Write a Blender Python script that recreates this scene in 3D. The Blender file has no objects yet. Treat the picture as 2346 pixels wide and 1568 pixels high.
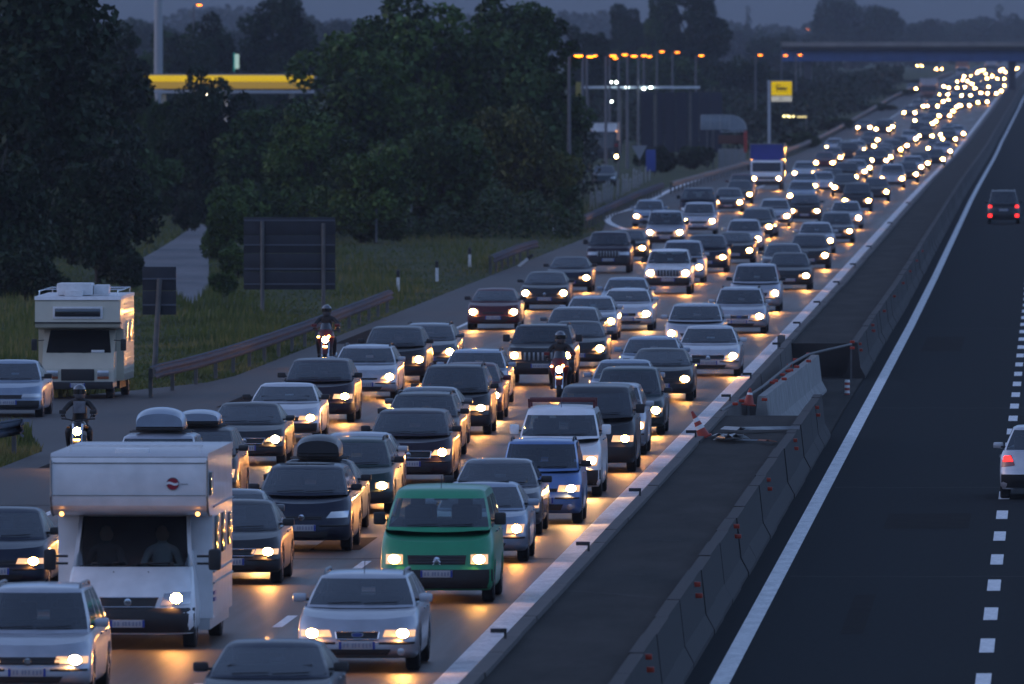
import bpy, bmesh, math, random
import numpy as np
from mathutils import Vector, Matrix
random.seed(7)
sc = bpy.context.scene
# ---------------------------------------------------------------- camera
CH = 8.86                                   # eye height above the road, on an overpass
F, CX, CY, VX, VY = 32000.0, 1173.0, 784.0, 2415.0, 130.0
cam = bpy.data.cameras.new('camera'); cam_o = bpy.data.objects.new('camera', cam)
sc.collection.objects.link(cam_o); sc.camera = cam_o
cam.sensor_width = 22.7; cam.lens = 22.7 * F / 2346.0
cam.clip_start = 1.0; cam.clip_end = 20000.0
cam_o.location = (0, 0, CH)
cam_o.rotation_euler = (math.radians(90) - math.atan((CY - VY) / F), 0, math.atan((VX - CX) / F))
cam.dof.use_dof = True; cam.dof.focus_distance = 285.0; cam.dof.aperture_fstop = 3.8
# ---------------------------------------------------------------- world, light, exposure
world = bpy.data.worlds.new("World"); sc.world = world; world.use_nodes = True
wn = world.node_tree.nodes; wl = world.node_tree.links
bg = wn['Background']
sky = wn.new('ShaderNodeTexSky'); sky.sky_type = 'NISHITA'; sky.sun_disc = False
SUN_EL, SUN_ROT = math.radians(4.0), math.radians(-95)
sky.sun_elevation = SUN_EL; sky.sun_rotation = SUN_ROT
sky.air_density = 1.0; sky.dust_density = 0.6; sky.ozone_density = 2.5
tint = wn.new('ShaderNodeMix'); tint.data_type = 'RGBA'; tint.blend_type = 'MULTIPLY'
tint.inputs[0].default_value = 1.0; tint.inputs[7].default_value = (1.72, 1.27, 1.36, 1)
# the dusk horizon is steel blue all round: take the red band out of the lowest sky
wtc = wn.new('ShaderNodeTexCoord'); wsx = wn.new('ShaderNodeSeparateXYZ'); wcr = wn.new('ShaderNodeValToRGB'); hzt = wn.new('ShaderNodeMix'); hzt.data_type = 'RGBA'; hzt.blend_type = 'MULTIPLY'; hzt.inputs[0].default_value = 1.0
wl.new(wtc.outputs['Generated'], wsx.inputs[0]); wl.new(wsx.outputs['Z'], wcr.inputs[0])
wcr.color_ramp.interpolation = 'EASE'; wcr.color_ramp.elements[0].position = 0.0; wcr.color_ramp.elements[0].color = (.044, .130, .62, 1); wcr.color_ramp.elements[1].position = .30; wcr.color_ramp.elements[1].color = (1, 1, 1, 1)
_e = wcr.color_ramp.elements.new(.08); _e.color = (.20, .37, .85, 1)
wl.new(sky.outputs[0], tint.inputs[6]); wl.new(tint.outputs[2], hzt.inputs[6]); wl.new(wcr.outputs[0], hzt.inputs[7]); wl.new(hzt.outputs[2], bg.inputs[0])
bg.inputs[1].default_value = 0.069
sun = bpy.data.lights.new('sun', 'SUN'); sun_o = bpy.data.objects.new('sun', sun); sc.collection.objects.link(sun_o)
sun.energy = 0.01; sun.angle = math.radians(12); sun.color = (1.0, 0.88, 0.78)
sd = Vector((math.sin(SUN_ROT) * math.cos(SUN_EL), math.cos(SUN_ROT) * math.cos(SUN_EL), math.sin(math.radians(4))))
sun_o.rotation_euler = sd.to_track_quat('Z', 'Y').to_euler()
sc.view_settings.view_transform = 'Standard'; sc.view_settings.look = 'None'
sc.view_settings.exposure = 2.40; sc.view_settings.gamma = 1.0; sc.view_settings.use_curve_mapping = False
sc.render.engine = 'CYCLES'
sc.cycles.use_denoising = True; sc.cycles.denoiser = 'OPENIMAGEDENOISE'
sc.cycles.max_bounces = 6; sc.cycles.diffuse_bounces = 2; sc.cycles.glossy_bounces = 3
sc.cycles.transmission_bounces = 3; sc.cycles.transparent_max_bounces = 12; sc.cycles.volume_bounces = 0
sc.cycles.sample_clamp_indirect = 4.0; sc.cycles.caustics_reflective = False; sc.cycles.caustics_refractive = False
sc.cycles.use_light_tree = True
# ---------------------------------------------------------------- image point -> place
CAMM = cam_o.rotation_euler.to_matrix()
_YT = np.linspace(0, 9000, 901)
_ZT = np.interp(_YT, [0, 1250, 1400, 1700, 2000, 2400, 3000, 4500, 9000], [0, 0, .25, 1.6, 2.9, 4.0, 5.0, 6.4, 8.0])
for _ in range(60):
    _ZT[1:-1] = (_ZT[:-2] + 2 * _ZT[1:-1] + _ZT[2:]) / 4
def zg(Y): return float(np.interp(Y, _YT, _ZT)) if Y > 1000 else 0.0
def rdx(Y): return float(np.interp(Y, [0, 500, 900, 1400, 1800, 2400, 6000], [0, 0, -.45, -.55, 0.1, .7, 1.0]))
def ray(x, y): return (CAMM @ Vector((x - CX, -(y - CY), -F))).normalized()
def at_k(x, y, k):
    """Point seen at image place x, y on a plane facing us where one metre shows as k."""
    d = ray(x, y); t = (F / k) / d.y
    return Vector((0, 0, CH)) + d * t
def on_ground(x, y, z=0.0):
    d = ray(x, y); Y = 1000.0
    if y < VY + 3: y = VY + 3; d = ray(x, y)
    lo, hi = 50.0, 8500.0
    for _ in range(50):
        m = (lo + hi) / 2
        h = CH + d.z / d.y * m - z - zg(m)
        if h > 0: lo = m
        else: hi = m
    Y = lo
    return Vector((d.x / d.y * Y, Y, zg(Y)))
def X_at(x, Y):                                        # lateral place of image column x at distance Y
    d = ray(x, VY + 200); return d.x / d.y * Y
# ---------------------------------------------------------------- materials
MATS = {}
def mat(name, col, rough=.5, metal=0., coat=0., spec=.5, emit=None, es=0., noise=0., nscale=8., bump=0., bscale=40., alpha_glass=False):
    if name in MATS: return MATS[name]
    m = bpy.data.materials.new(name); m.use_nodes = True; nt = m.node_tree; b = nt.nodes['Principled BSDF']
    c4 = (*col, 1)
    b.inputs['Base Color'].default_value = c4; b.inputs['Roughness'].default_value = rough
    b.inputs['Metallic'].default_value = metal; b.inputs['Coat Weight'].default_value = coat
    b.inputs['Coat Roughness'].default_value = .06
    b.inputs['Specular IOR Level'].default_value = spec
    if noise or bump:
        tc = nt.nodes.new('ShaderNodeTexCoord')
    if noise:
        n = nt.nodes.new('ShaderNodeTexNoise'); n.inputs['Scale'].default_value = nscale; n.inputs['Detail'].default_value = 5
        nt.links.new(tc.outputs['Object'], n.inputs['Vector'])
        r = nt.nodes.new('ShaderNodeMapRange'); r.inputs[1].default_value = .3; r.inputs[2].default_value = .7
        r.inputs[3].default_value = 1 - noise; r.inputs[4].default_value = 1 + noise
        nt.links.new(n.outputs['Fac'], r.inputs[0])
        mx = nt.nodes.new('ShaderNodeVectorMath'); mx.operation = 'SCALE'; mx.inputs[0].default_value = col
        nt.links.new(r.outputs[0], mx.inputs['Scale']); nt.links.new(mx.outputs[0], b.inputs['Base Color'])
        r2 = nt.nodes.new('ShaderNodeMapRange'); r2.inputs[3].default_value = max(.03, rough * .8); r2.inputs[4].default_value = min(1, rough * 1.25)
        nt.links.new(n.outputs['Fac'], r2.inputs[0]); nt.links.new(r2.outputs[0], b.inputs['Roughness'])
    if bump:
        n = nt.nodes.new('ShaderNodeTexNoise'); n.inputs['Scale'].default_value = bscale; n.inputs['Detail'].default_value = 4
        nt.links.new(tc.outputs['Object'], n.inputs['Vector'])
        bp = nt.nodes.new('ShaderNodeBump'); bp.inputs['Strength'].default_value = bump; bp.inputs['Distance'].default_value = .02
        nt.links.new(n.outputs['Fac'], bp.inputs['Height']); nt.links.new(bp.outputs[0], b.inputs['Normal'])
    if emit:
        b.inputs['Emission Color'].default_value = (*emit, 1); b.inputs['Emission Strength'].default_value = es
    MATS[name] = m; return m
def glass_mat(name, tintc, through, rough=.06):
    if name in MATS: return MATS[name]
    m = bpy.data.materials.new(name); m.use_nodes = True; nt = m.node_tree; nt.nodes.clear()
    out = nt.nodes.new('ShaderNodeOutputMaterial'); tr = nt.nodes.new('ShaderNodeBsdfTransparent'); gl = nt.nodes.new('ShaderNodeBsdfGlossy')
    fr = nt.nodes.new('ShaderNodeFresnel'); mx = nt.nodes.new('ShaderNodeMixShader'); ad = nt.nodes.new('ShaderNodeMath'); ad.operation = 'ADD'
    tr.inputs[0].default_value = (*[t * through for t in tintc], 1); gl.inputs[0].default_value = (.95, .97, 1, 1); gl.inputs['Roughness'].default_value = rough
    fr.inputs[0].default_value = 1.55; ad.inputs[1].default_value = .08
    tc = nt.nodes.new('ShaderNodeTexCoord'); n = nt.nodes.new('ShaderNodeTexNoise'); n.inputs['Scale'].default_value = 1.5
    bp = nt.nodes.new('ShaderNodeBump'); bp.inputs['Strength'].default_value = .08; bp.inputs['Distance'].default_value = .03
    nt.links.new(tc.outputs['Object'], n.inputs['Vector']); nt.links.new(n.outputs['Fac'], bp.inputs['Height']); nt.links.new(bp.outputs[0], gl.inputs['Normal'])
    nt.links.new(fr.outputs[0], ad.inputs[0]); nt.links.new(ad.outputs[0], mx.inputs[0])
    nt.links.new(tr.outputs[0], mx.inputs[1]); nt.links.new(gl.outputs[0], mx.inputs[2]); nt.links.new(mx.outputs[0], out.inputs[0])
    MATS[name] = m; return m
def emis(name, col, s, oneway=False):
    if name in MATS: return MATS[name]
    m = bpy.data.materials.new(name); m.use_nodes = True; nt = m.node_tree; nt.nodes.clear()
    out = nt.nodes.new('ShaderNodeOutputMaterial'); e = nt.nodes.new('ShaderNodeEmission')
    e.inputs[0].default_value = (*col, 1); e.inputs[1].default_value = s; nt.links.new(e.outputs[0], out.inputs[0])
    if oneway:                                          # a lamp whose reflector throws everything forward
        g = nt.nodes.new('ShaderNodeNewGeometry'); b = nt.nodes.new('ShaderNodeBsdfDiffuse'); b.inputs[0].default_value = (.02, .02, .02, 1); mx = nt.nodes.new('ShaderNodeMixShader')
        nt.links.new(g.outputs['Backfacing'], mx.inputs[0]); nt.links.new(e.outputs[0], mx.inputs[1]); nt.links.new(b.outputs[0], mx.inputs[2]); nt.links.new(mx.outputs[0], out.inputs[0])
    MATS[name] = m; return m
def paint(name, col, metal=.35):
    return mat('paint_' + name, col, rough=.38, metal=metal, coat=.3 if sum(col) < .3 else .7, noise=.12, nscale=2.5, bump=.10, bscale=5.)
PAINT = {
 'silver': paint('silver', (.42, .44, .49), .55), 'pale_silver': paint('pale_silver', (.55, .56, .60), .45),
 'blue_silver': paint('blue_silver', (.27, .33, .42), .5), 'grey': paint('grey', (.095, .10, .115), .45),
 'dark_grey': paint('dark_grey', (.026, .028, .033), .3), 'black': paint('black', (.012, .012, .014), .1),
 'navy': paint('navy', (.009, .014, .032), .3), 'green': mat('paint_green', (.018, .28, .13), rough=.38, coat=.4, noise=.08, nscale=2.5),
 'blue': paint('blue', (.13, .23, .48), .35), 'white': paint('white', (.80, .81, .83), 0.), 'maroon': paint('maroon', (.085, .012, .018), .3), 'red': paint('red', (.10, .007, .009), .1),
 'dark_green': paint('dark_green', (.018, .04, .035), .4), 'teal': paint('teal', (.020, .038, .042), .3),
 'plum': paint('plum', (.018, .010, .020), .3), 'cream': mat('paint_cream', (.56, .53, .43), rough=.45, coat=.3, noise=.08, nscale=2.), 'beige': paint('beige', (.22, .19, .15), .5)}
M = dict(
 black=mat('black_plastic', (.018, .018, .02), .55, noise=.15), rubber=mat('tyre_rubber', (.016, .016, .017), .8, noise=.2),
 rim=mat('wheel_rim', (.32, .33, .35), .35, metal=.8, noise=.1), chrome=mat('chrome', (.7, .72, .75), .12, metal=1.),
 glass=glass_mat('car_glass', (.66, .76, .76), .88), darkglass=glass_mat('dark_glass', (.30, .34, .38), .5),
 interior=mat('interior', (.022, .022, .025), .8, noise=.2), lens=mat('lamp_lens', (.5, .52, .55), .12, metal=.6, coat=1.),
 lensglow=mat('lit_lens', (.5, .5, .5), .2, coat=1., emit=(1., .46, .12), es=.22),
 lamp=emis('headlight_glow', (1., .41, .10), 80., True), lampy=emis('yellow_headlight_glow', (1., .43, .09), 34., True),
 lamp_b=emis('dim_headlight_glow', (1., .36, .07), 50., True), lamp_c=emis('bright_headlight_glow', (1., .50, .16), 120., True),
 lampfar=emis('far_headlight_glow', (1., .40, .09), 62., True),
 lampo=emis('indicator_glow', (1., .42, .08), 10.), amber=emis('marker_lamp_glow', (1., .38, .08), 1.6, True),
 red=emis('tail_lamp_glow', (1., .02, .02), .9), redoff=mat('tail_lamp_red', (.25, .01, .012), .2, coat=1.),
 steel=mat('galvanised_steel', (.24, .245, .25), .42, metal=.7, noise=.22, nscale=3.), dullsteel=mat('weathered_steel', (.11, .11, .11), .6, metal=.3, noise=.3, nscale=3.),
 white=mat('white_paint', (.72, .73, .74), .5, noise=.08), concrete=mat('concrete', (.26, .26, .255), .85, noise=.25, nscale=2.5, bump=.3, bscale=20),
 orange=emis('sodium_lamp_glow', (1., .20, .008), 1.9), redrefl=mat('red_reflector', (.42, .035, .012), .35),
 seat=mat('seat_cloth', (.05, .05, .055), .9, noise=.2), skin=mat('skin', (.34, .20, .14), .7), shirt=mat('white_shirt', (.42, .42, .44), .8, noise=.1),
 leather=mat('black_leather', (.011, .011, .012), .55, noise=.3), helmet=mat('helmet_shell', (.10, .11, .13), .2, coat=1.), jeans=mat('dark_trousers', (.04, .035, .035), .8, noise=.2),
)
# ---------------------------------------------------------------- mesh helpers
COL = sc.collection
def link(o, parent=None):
    COL.objects.link(o)
    if parent: o.parent = parent
    return o
def orient(me, c):
    """Turn an open sheet of glass so that it faces away from point c."""
    bm = bmesh.new(); bm.from_mesh(me); bmesh.ops.remove_doubles(bm, verts=bm.verts, dist=.001); bmesh.ops.recalc_face_normals(bm, faces=bm.faces)
    c = Vector(c); 
    for f in bm.faces:
        if f.normal.dot(f.calc_center_median() - c) < 0: f.normal_flip()
    bm.to_mesh(me); bm.free()
def shade(me, ang=35):
    me.shade_smooth(); me.set_sharp_from_angle(angle=math.radians(ang))
class MB:
    def __init__(s): s.v = []; s.f = []; s.mi = []
    def add(s, vs, fs, m=0):
        n = len(s.v); s.v += [tuple(p) for p in vs]; s.f += [tuple(i + n for i in f) for f in fs]; s.mi += [m] * len(fs); return s
    def box(s, c, d, m=0, rot=None, bev=0.):
        x, y, z = [q / 2 for q in d]
        if bev:
            bev = min(bev, x * .9, y * .9, z * .9)
            bm = bmesh.new(); bmesh.ops.create_cube(bm, size=1)
            for v in bm.verts: v.co = Vector((v.co.x * 2 * x, v.co.y * 2 * y, v.co.z * 2 * z))
            bmesh.ops.bevel(bm, geom=bm.edges[:], offset=bev, segments=2, affect='EDGES', profile=.6)
            bm.verts.index_update(); vs = [v.co.copy() for v in bm.verts]; fs = [[v.index for v in f.verts] for f in bm.faces]; bm.free()
        else:
            vs = [Vector((a * x, b * y, e * z)) for a in (-1, 1) for b in (-1, 1) for e in (-1, 1)]
            fs = [(0, 1, 3, 2), (4, 6, 7, 5), (0, 4, 5, 1), (2, 3, 7, 6), (0, 2, 6, 4), (1, 5, 7, 3)]
        if rot: R = Matrix.Rotation(rot[0], 3, rot[1]); vs = [R @ v for v in vs]
        return s.add([Vector(c) + v for v in vs], fs, m)
    def tube(s, pts, r, n=8, m=0, cap=True):
        pts = [Vector(p) for p in pts]; rs = r if isinstance(r, (list, tuple)) else [r] * len(pts); vs = []; fs = []
        for i, p in enumerate(pts):
            t = (pts[min(i + 1, len(pts) - 1)] - pts[max(i - 1, 0)]).normalized()
            a = Vector((0, 0, 1)) if abs(t.z) < .9 else Vector((1, 0, 0)); u = t.cross(a).normalized(); w = t.cross(u)
            for j in range(n): q = 2 * math.pi * j / n; vs.append(p + (u * math.cos(q) + w * math.sin(q)) * rs[i])
        for i in range(len(pts) - 1):
            for j in range(n): a = i * n + j; b = i * n + (j + 1) % n; fs.append((a, b, b + n, a + n))
        if cap: fs += [tuple(range(n - 1, -1, -1)), tuple(range(len(vs) - n, len(vs)))]
        return s.add(vs, fs, m)
    def disc(s, c, r, ax=(0, -1, 0), n=16, m=0, rz=None, dome=0.):
        c = Vector(c); ax = Vector(ax).normalized(); a = Vector((0, 0, 1)) if abs(ax.z) < .9 else Vector((1, 0, 0)); u = ax.cross(a).normalized(); w = u.cross(ax)
        rz = rz or r; vs = [c + ax * dome] + [c + u * math.cos(2 * math.pi * j / n) * r + w * math.sin(2 * math.pi * j / n) * rz for j in range(n)]
        return s.add(vs, [(0, 1 + (j + 1) % n, 1 + j) for j in range(n)], m)
    def prism(s, prof, x0, x1, m=0):
        """Profile of (y, z) points swept across x."""
        n = len(prof); vs = [(x0, y, z) for y, z in prof] + [(x1, y, z) for y, z in prof]
        fs = [tuple(range(n)), tuple(range(2 * n - 1, n - 1, -1))] + [(i, i + n, (i + 1) % n + n, (i + 1) % n) for i in range(n)]
        return s.add(vs, fs, m)
    def grid(s, P, m=0):
        r, c = len(P), len(P[0]); vs = [p for row in P for p in row]
        return s.add(vs, [(i * c + j, i * c + j + 1, (i + 1) * c + j + 1, (i + 1) * c + j) for i in range(r - 1) for j in range(c - 1)], m)
    def mesh(s, name, mats, ang=35, recalc=True):
        me = bpy.data.meshes.new(name); me.from_pydata(s.v, [], s.f)
        for mm in (mats if isinstance(mats, (list, tuple)) else [mats]): me.materials.append(mm)
        me.polygons.foreach_set('material_index', s.mi)
        if recalc:
            bm = bmesh.new(); bm.from_mesh(me); bmesh.ops.recalc_face_normals(bm, faces=bm.faces); bm.to_mesh(me); bm.free()
        shade(me, ang); return me
    def build(s, name, mats, parent=None, ang=35, recalc=True):
        return link(bpy.data.objects.new(name, s.mesh(name, mats, ang, recalc)), parent)
def tag(o, label=None, cat=None, group=None, kind=None):
    if label: o['label'] = label
    if cat: o['category'] = cat
    if group: o['group'] = group
    if kind: o['kind'] = kind
    return o
def thing(name, label, cat, loc=(0, 0, 0), rz=0., group=None):
    o = bpy.data.objects.new(name, None); o.location = loc; o.rotation_euler = (0, 0, rz); o.empty_display_size = .2
    link(o); return tag(o, label, cat, group)
def copy_tree(o, parent=None):
    c = o.copy(); COL.objects.link(c)
    if parent: c.parent = parent
    for ch in list(o.children): copy_tree(ch, c)
    return c
def swap(o, d):                                        # repaint a copied thing without touching the shared mesh
    for s in o.material_slots:
        if s.material and s.material.name in d:
            new = d[s.material.name]; s.link = 'OBJECT'; s.material = new
    for c in o.children: swap(c, d)
# ================================================================ THE SETTING
def strip(name, x0, x1, Y0, Y1, z, m, step=25., kind='structure', n=1, follow=True):
    Ys = [Y0]
    while Ys[-1] < Y1 - 1e-3: Ys.append(min(Y1, Ys[-1] + (step if Ys[-1] > 1000 else step * 4)))
    f0 = x0 if callable(x0) else (lambda Y: x0 + rdx(Y)); f1 = x1 if callable(x1) else (lambda Y: x1 + rdx(Y))
    P = [[(f0(Y) + (f1(Y) - f0(Y)) * j / n, Y, zg(Y) + z) for j in range(n + 1)] for Y in Ys]
    return tag(MB().grid(P).build(name, m, ang=60), kind=kind)
def surface_mat(name, c1, c2, rough, scale, bump, bscale, stretch=(1, 1, 1), r2=None, c3=None, spec=.5):
    m = bpy.data.materials.new(name); m.use_nodes = True; nt = m.node_tree; b = nt.nodes['Principled BSDF']
    tc = nt.nodes.new('ShaderNodeTexCoord'); mp = nt.nodes.new('ShaderNodeMapping'); mp.inputs['Scale'].default_value = stretch
    n = nt.nodes.new('ShaderNodeTexNoise'); n.inputs['Scale'].default_value = scale; n.inputs['Detail'].default_value = 6; n.inputs['Roughness'].default_value = .6
    cr = nt.nodes.new('ShaderNodeValToRGB'); cr.color_ramp.elements[0].position = .35; cr.color_ramp.elements[1].position = .65
    cr.color_ramp.elements[0].color = (*c1, 1); cr.color_ramp.elements[1].color = (*c2, 1)
    if c3: e = cr.color_ramp.elements.new(.8); e.color = (*c3, 1)
    nt.links.new(tc.outputs['Object'], mp.inputs[0]); nt.links.new(mp.outputs[0], n.inputs['Vector']); nt.links.new(n.outputs['Fac'], cr.inputs[0])
    n3 = nt.nodes.new('ShaderNodeTexNoise'); n3.inputs['Scale'].default_value = bscale * .6; n3.inputs['Detail'].default_value = 3
    nt.links.new(tc.outputs['Object'], n3.inputs['Vector'])
    mr = nt.nodes.new('ShaderNodeMapRange'); mr.inputs[1].default_value = .3; mr.inputs[2].default_value = .7; mr.inputs[3].default_value = .72; mr.inputs[4].default_value = 1.3
    nt.links.new(n3.outputs['Fac'], mr.inputs[0])
    vm = nt.nodes.new('ShaderNodeVectorMath'); vm.operation = 'SCALE'; nt.links.new(cr.outputs[0], vm.inputs[0]); nt.links.new(mr.outputs[0], vm.inputs['Scale'])
    nt.links.new(vm.outputs[0], b.inputs['Base Color'])
    r = nt.nodes.new('ShaderNodeMapRange'); r.inputs[1].default_value = .3; r.inputs[2].default_value = .7; r.inputs[3].default_value = rough; r.inputs[4].default_value = r2 or rough
    nt.links.new(n.outputs['Fac'], r.inputs[0]); nt.links.new(r.outputs[0], b.inputs['Roughness'])
    b.inputs['Specular IOR Level'].default_value = spec
    n2 = nt.nodes.new('ShaderNodeTexNoise'); n2.inputs['Scale'].default_value = bscale; n2.inputs['Detail'].default_value = 3
    bp = nt.nodes.new('ShaderNodeBump'); bp.inputs['Strength'].default_value = bump; bp.inputs['Distance'].default_value = .01
    nt.links.new(tc.outputs['Object'], n2.inputs['Vector']); nt.links.new(n2.outputs['Fac'], bp.inputs['Height']); nt.links.new(bp.outputs[0], b.inputs['Normal'])
    MATS[name] = m; return m
ASPH = surface_mat('worn_warm_lit_asphalt', (.042, .028, .021), (.078, .053, .040), .38, .9, .25, 30, (1.4, .03, 1), .58, spec=.34)  # brown base tint carries the warm headlight spill over the jammed lanes
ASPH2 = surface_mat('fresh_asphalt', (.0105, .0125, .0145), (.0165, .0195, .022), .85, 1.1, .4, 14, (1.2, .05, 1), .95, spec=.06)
SHLD = surface_mat('shoulder_asphalt', (.024, .022, .022), (.040, .037, .036), .6, .8, .3, 20, (1.5, .05, 1), .7)
SOIL = surface_mat('median_gravel', (.012, .011, .0095), (.032, .029, .026), .95, 1.0, .6, 18, (1, .15, 1), spec=.2)
GRND = surface_mat('meadow_ground', (.03, .042, .014), (.06, .07, .026), .95, .25, .5, 6, (1, .3, 1), c3=(.07, .062, .026), spec=.15)
LINE = surface_mat('road_line_paint', (.60, .61, .62), (.84, .84, .84), .55, 3., .2, 25, (1, .3, 1))
PATHM = surface_mat('path_surface', (.11, .112, .12), (.16, .162, .172), .9, .5, .3, 10, (1, .4, 1))
GUTT = surface_mat('gutter_concrete', (.07, .072, .075), (.125, .127, .13), .9, 1.2, .3, 12, (1, .12, 1))
strip('ground', -900, 900, 20, 8800, -.06, GRND, n=24)
strip('median_base', -7.75, -5.25, 60, 5200, .02, SOIL)
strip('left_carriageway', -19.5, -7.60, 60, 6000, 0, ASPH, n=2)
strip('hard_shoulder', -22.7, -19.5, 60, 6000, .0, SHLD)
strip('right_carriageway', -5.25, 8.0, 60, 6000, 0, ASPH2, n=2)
# painted lines
strip('edge_line', -8.76, -8.40, 60, 5600, .004, LINE); strip('edge_line', -4.85, -4.58, 60, 5600, .004, LINE)
strip('edge_line', -19.56, -19.40, 60, 3500, .004, LINE)
def dashes(name, xc, w, Y0, per, ln, n):
    mb = MB()
    for i in range(n):
        Y = Y0 + i * per; a, b = xc - w / 2 + rdx(Y), xc + w / 2 + rdx(Y)
        mb.add([(a, Y, zg(Y) + .004), (b, Y, zg(Y) + .004), (b, Y + ln, zg(Y + ln) + .004), (a, Y + ln, zg(Y + ln) + .004)], [(0, 1, 2, 3)])
    return mb
# each dash is its own piece of the painted line
def dash_line(xc, w, Y0, per, ln, n):
    root = tag(bpy.data.objects.new('lane_line', None), kind='structure'); link(root)
    me = MB().add([(-w / 2, 0, 0), (w / 2, 0, 0), (w / 2, ln, 0), (-w / 2, ln, 0)], [(0, 1, 2, 3)]).mesh('dash', LINE)
    for i in range(n):
        Y = Y0 + i * per; o = bpy.data.objects.new('dash', me); o.location = (xc + rdx(Y), Y, zg(Y) + .004)
        o.rotation_euler.x = math.atan((zg(Y + ln) - zg(Y)) / ln); link(o, root)
    return root
dash_line(-12.05, .16, 192.4, 12, 4.5, 90); dash_line(-15.75, .16, 190.4, 12, 4.5, 90)
dash_line(-1.0, .22, 207.6 - 24, 12.0, 5.0, 110)
# side road mouth where the camper stands, with its own sheet
def poly(name, pts, z, m, kind='structure'):
    P = [on_ground(*p) for p in pts]
    mb = MB(); mb.add([(p.x, p.y, p.z + z) for p in P], [tuple(range(len(P)))])
    return tag(mb.build(name, m), kind=kind)
poly('side_road', [(-700, 1110), (60, 1094), (110, 1050), (60, 985), (-200, 962), (-900, 955), (-900, 925), (60, 918), (320, 893), (470, 877), (590, 850), (640, 826), (700, 850), (640, 1110)], -.004, SHLD)
poly('slip_road', [(1372, 548), (1392, 500), (1425, 480), (1530, 430), (1640, 398), (1760, 376), (1800, 420), (1600, 500), (1480, 560), (1385, 600)], -.004, SHLD)
poly('country_lane', [(300, 612), (330, 588), (380, 560), (425, 530), (448, 512), (472, 514), (479, 600), (477, 664), (440, 700), (385, 655)], -.03, PATHM)
def curve_line(name, pts, w, z=.004):
    P = [on_ground(*p) for p in pts]; Q = []
    for i in range(len(P) - 1):
        for t in (0, .25, .5, .75): 
            p0, p1, p2, p3 = P[max(i - 1, 0)], P[i], P[i + 1], P[min(i + 2, len(P) - 1)]
            Q.append(.5 * ((2 * p1) + (p2 - p0) * t + (2 * p0 - 5 * p1 + 4 * p2 - p3) * t * t + (3 * p1 - p0 - 3 * p2 + p3) * t ** 3))
    Q.append(P[-1]); L = []
    for i, q in enumerate(Q):
        t = (Q[min(i + 1, len(Q) - 1)] - Q[max(i - 1, 0)]).normalized(); nrm = Vector((-t.y, t.x, 0)) * w / 2
        L.append([q + nrm + Vector((0, 0, z)), q - nrm + Vector((0, 0, z))])
    return tag(MB().grid(L).build(name, LINE), kind='structure')
curve_line('slip_road_line', [(1620, 404), (1545, 432), (1500, 455), (1450, 478), (1408, 490), (1392, 501), (1400, 513), (1433, 526), (1480, 541)], .35)
# cracks across the median, a hand's width deep in dark joint filler
JOINT = mat('dark_joint', (.008, .007, .006), .95)
for (xa, ya, xb, yb, w) in [(1295, 1353, 1500, 1370, .45), (1180 + 280, 1236, 1560, 1240, .3), (1620, 1165, 1640, 1166, .3), (1405, 1315, 1470, 1318, .3)]:
    ka, kb = (ya - VY) / (CH - .944), (yb - VY) / (CH - .944); a, b = at_k(xa, ya, ka), at_k(xb, yb, kb); mb = MB(); n = 14; L = []
    for i in range(n + 1):
        p = a.lerp(b, i / n); ww = w * (.5 + .7 * random.random()); o = random.uniform(-.15, .15)
        L.append([(p.x, p.y - ww / 2 + o, .944), (p.x, p.y + ww / 2 + o, .944)])
    tag(mb.grid(L).build('median_crack', JOINT), kind='structure')
PATCH = surface_mat('asphalt_patch', (.010, .009, .009), (.016, .0145, .014), .9, 1.5, .4, 16, spec=.05)
for X, Y, w, l in [(-2.4, 262, 1.6, 9), (-.6, 331, .9, 14), (-3.4, 420, 1.2, 22), (1.5, 500, 2, 30), (-12.9, 250, .9, 7), (-21.2, 300, 1.3, 9), (-20.6, 352, 1.1, 12), (-3.1, 214, .35, 16), (-21.6, 430, 1.2, 25)]:
    tag(MB().add([(X - w / 2, Y, .003), (X + w / 2, Y + .3, .003), (X + w / 2, Y + l, .003), (X - w / 2, Y + l - .4, .003)], [(0, 1, 2, 3)]).build('asphalt_patch', PATCH), kind='structure')
for X0, X1, Y in [(-4.5, 3, 238), (-4.5, 3, 287), (-4.5, 3, 352), (-4.5, 3, 455), (-19.4, -8.8, 246), (-22.6, -19.6, 275), (-19.4, -8.8, 318), (-22.6, -19.6, 395)]:
    L = []; n = 18
    for i in range(n + 1): x = X0 + (X1 - X0) * i / n; yy = Y + random.uniform(-.3, .3); L.append([(x, yy, .0035), (x, yy + .16 + random.uniform(0, .12), .0035)])
    tag(MB().grid(L).build('tar_seam', JOINT), kind='structure')
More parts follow.
